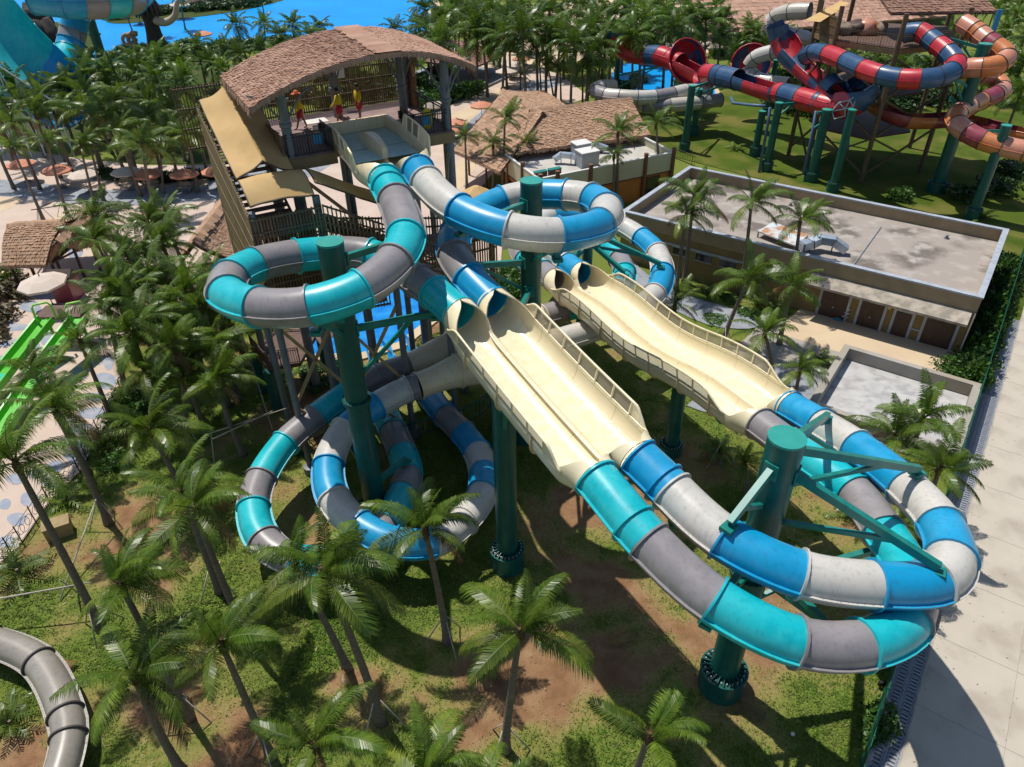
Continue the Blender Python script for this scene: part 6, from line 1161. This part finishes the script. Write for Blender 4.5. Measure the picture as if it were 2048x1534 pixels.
# garden fence by the lower loop
LF = thing('picket_fence', 'low dark picket fence on the turf behind the lower loops', 'fence', at(640, 880)); pts = poly([(560, 935), (620, 885), (668, 858), (740, 835)])
for k in range(3): rail(pts[k], pts[k+1], 0, 1.1, LF, .14)
LF2 = thing('picket_fence', 'dark green wire fence behind the second lower loop', 'fence', at(870, 860)); pts = poly([(820, 875), (905, 855), (960, 830), (990, 800)])
for k in range(3): rail(pts[k], pts[k+1], 0, 1.2, LF2, .3, 'fencegreen')
LF3 = thing('wire_fence', 'thin wire fence at the lawn edge beside the shop', 'fence', at(1370, 325)); pts = poly([(1345, 315), (1388, 332), (1400, 330)])
for k in range(1): rail(pts[k], pts[k+1], 0, 1.2, LF3, .4, 'bambooframe')
# green children's slides
KS = thing('kiddie_slide', 'bright green twin children slide with open gate frames at the top', 'water slide', at(60, 760))
def trough(L, w=.5, h=.38):
    P = [at(*q) for q in L]; S, _ = spline(P, .5); fr = frames(S); rows = []
    for p, t, s, u in fr: rows.append([p-s*(w+.16)+u*(h+.02), p-s*(w+.04)+u*h, p-s*(w-.1), p+s*(w-.1), p+s*(w+.04)+u*h, p+s*(w+.16)+u*(h+.02), p+s*(w+.16)-u*.12, p-s*(w+.16)-u*.12])
    MB().grid(rows, closed=True).build('trough', 'lime', KS, 40); return S
def gate(p, w=.8):
    b = MB(); s = V((.8, .6, 0)); s = V((.9, .43, 0)); b.tube([p-s*w, p-s*w*.95+V((0, 0, 1.1)), p-s*w*.7+V((0, 0, 1.35)), p+s*w*.7+V((0, 0, 1.35)), p+s*w*.95+V((0, 0, 1.1)), p+s*w], .085, 8); b.build('gate_frame', mat('limelight', (.35, .68, .12), .4) if 'limelight' not in MATS else 'limelight', KS, True)
S = trough([(94, 640, 2.7), (66, 675, 2.2), (28, 722, 1.5), (-14, 775, .8), (-70, 840, .4)]); gate(at(94, 640, 2.7), .62); 
w_ = MB(); w_.grid([[p-s*.62+u*.05, p+s*.62+u*.05] for p, t, s, u in frames(S)[len(S)//2:]]); w_.build('slide_water', 'mint', KS)
S = trough([(160, 638, 2.7), (116, 695, 2.1), (70, 760, 1.5), (22, 830, .9), (-25, 900, .5), (-80, 970, .3)]); gate(at(160, 638, 2.7), .62)
for x, y in ((94, 640), (160, 638), (35, 715), (80, 750)):
    p = at(x, y, 2.4); MB().cyl((p.x, p.y, 0), (p.x, p.y, 1.4 if x in (35, 80) else 2.5), .12).build('leg', 'lime', KS, True)
pl = at(125, 622, 2.6); MB().box((pl.x, pl.y, 2.5), (3.4, 1.8, .2)).build('platform', 'deckwood', KS)
rc = thing('toy_house', 'small red play house under the palms by the white parasol', 'play house', at(142, 598)); p = at(142, 598)
MB().box((p.x, p.y, 1.0), (1.6, 1.6, 2.0)).build('wall', 'maroon', rc); b = MB(); b.add([(p.x-1, p.y-1, 2), (p.x+1, p.y-1, 2), (p.x+1, p.y+1, 2), (p.x-1, p.y+1, 2), (p.x-1, p.y, 2.8), (p.x+1, p.y, 2.8)], [(0, 1, 5, 4), (3, 4, 5, 2), (0, 4, 3), (1, 2, 5), (0, 3, 2, 1)]); b.build('roof', 'brown', rc)
# tan box on the turf
p = at(122, 1068); bx = thing('wooden_box', 'tan plywood box standing on the turf by the scroll fence', 'box', p); Mz = Matrix.Rotation(.5, 3, 'Z')
MB().box((p.x, p.y, .42), (1.25, .8, .84), Mz).build('body', 'cargowood', bx); MB().box((p.x, p.y, .87), (1.33, .88, .06), Mz).build('lid', 'cargowood', bx)
# grey tube in the lower corner
gel('taupe', (.27, .245, .21), (.33, .30, .26)); GT2 = thing('tube_slide', 'grey bolted tube slide curving through the bottom corner', 'water slide', at(100, 1400))
tube_slide(GT2, [(-90, 1275, 1.1, 'taupe'), (-20, 1282, 1.1, 'taupe'), (78, 1325, 1.05, 'taupe'), (132, 1430, 1.0, 'taupe'), (138, 1475, 1.0, 'taupe'), (110, 1580, .95, 'taupe'), (70, 1660, .95, '')], r=.64, fmat='flangedark', bolts=True)
bt = MB()
for x, y in [(0, 1320), (100, 1400)]: p = at(x, y); bt.cyl((p.x, p.y, 0), (p.x, p.y, .5), .15)
bt.build('stand', 'post', GT2)
# sculpture on the lagoon shore, rocks, planter, floodlight, loungers
SCu = thing('sculpture', 'brown and cream sculpture with raised arms and curled tentacles by the lagoon', 'sculpture', at(322, 118)); c = at(322, 118); mat('sculpt', (.40, .27, .17), .7, (.22, .13, .08), 1.2, bump=.3, bs=2); mat('sculptlight', (.55, .44, .33), .7, (.45, .34, .24), 1.5)
b = MB(); b.lathe((c.x, c.y, 0), [(2.4, 0), (1.9, 2), (1.4, 4.5), (1.2, 6.5), (1.5, 8), (1.0, 9.2), (.5, 9.8)], 14); b.build('torso', 'rockdark', SCu, True)
for L in ([(0, 0, 8), (-2.5, -.5, 9.0), (-5, -1, 11), (-6.8, -1.2, 12.6), (-7.6, -1.3, 12.4)], [(0, 0, 7), (3, -.5, 6.5), (5, -.6, 7.5), (6, -.6, 9.5), (6.6, -.6, 10.4)]): S, _ = spline([c+V(q) for q in L], .5); n = len(S); MB().tube(S, [lerp(.85, .38, k/n) for k in range(n)], 9).build('arm', 'sculptlight', SCu, True)
for sx, ph in ((-4.5, 0), (-3.2, 1)): S = [c+V((sx+(1.6-.13*k)*math.cos(.5*k+ph), -2, 3.5+(1.6-.13*k)*math.sin(.5*k+ph))) for k in range(12)]; MB().tube(S, [.5-.03*k for k in range(12)], 7).build('tentacle', 'sculpt', SCu, True)
b = MB()
for k in range(16): a = .39*k; b.tube([c+V((1.2*math.cos(a), 1.2*math.sin(a), 10.6)), c+V((2.0*math.cos(a), 2.0*math.sin(a), 9)), c+V((2.3*math.cos(a), 2.3*math.sin(a), 7.4))], [.35, .3, .08], 5)
b.lathe(c+V((0, 0, 10)), [(1.3, 0), (1.25, .8), (.6, 1.6)], 10); b.build('head', 'brown', SCu, True); b = MB(); b.lathe(c+V((0, 0, 11.2)), [(1.9, 0), (1.2, .8), (.5, 2.6), (.1, 3.6)], 9); b.build('crest', 'post', SCu, True)
for i, (x, y, w) in enumerate([(405, 8, 2.6), (425, 4, 2.0), (445, 0, 2.4), (392, 14, 2.2), (375, 20, 1.6), (500, 8, 1.5)]): p = at(x, y); b = MB(); lump(b, (p.x, p.y, w*.5), w, i*2.3); tag(b.build('boulder', 'rock', None, True), f'brown boulder on the far lagoon bank, {ORD[i]} of six', 'boulder', 'lagoon boulders')
p = at(917, 196); th = thing('planter', 'round dark planter round the palm beside the pavilion', 'planter', p); MB().lathe(p, [(1.0, .05), (1.15, .7), (1.05, .75), (.9, .7)], 14).build('pot', 'dark', th, 40)
for i, (x, y) in enumerate([(1040, 205), (1128, 215), (1055, 240)]): pass
p = at(1760, 1375); th = thing('floodlight', 'small black floodlight in the grass by the fence', 'floodlight', p); MB().box((p.x, p.y, .3), (.3, .12, .25)).build('lamp_box', 'dark', th); MB().cyl(p, p+V((0, 0, .2)), .03).build('stake', 'dark', th)
p = at(1585, 1470); b = MB(); b.lathe(p, [(.06, 0), (.09, .05), (.08, .11), (.03, .14)], 8); tag(b.build('stone', 'paintwhite'), 'small white stone on the grass near the lower post', 'stone')
for i, (x, y, l) in enumerate([(336, 178, 'red lifebuoy stand left of the tower canopy'), (347, 180, 'second red lifebuoy stand left of the tower canopy')]): p = at(x, y+14); th = thing('lifebuoy_stand', l, 'lifebuoy', p, 'lifebuoy stands'); MB().cyl(p, p+V((0, 0, 1.6)), .05).build('pole', 'dark', th); MB().tube([p+V((.4*math.cos(a), 0, 1.5+.4*math.sin(a))) for a in np.linspace(0, 6.283, 13)], .1, 6, False).build('ring', 'red', th, True)
hx = thing('canvas_gazebo', 'small tan hexagonal canopy behind the middle post', 'gazebo', at(945, 420)); c = at(952, 392, 3.0); b = MB(); rows = [[c+V((r*math.cos(1.047*k), r*math.sin(1.047*k), z)) for k in range(6)] for r, z in ((.3, 1.0), (2.2, 0), (2.2, -.2))]
b.grid(rows, closed=True); b.sheet(rows[0]); b.build('canopy', 'canvas', hx)
for k in range(6): p = rows[1][k]; MB().cyl((p.x*.96+c.x*.04, p.y*.96+c.y*.04, 0), (p.x*.96+c.x*.04, p.y*.96+c.y*.04, 3.0), .06).build('post', 'bambooframe', hx)
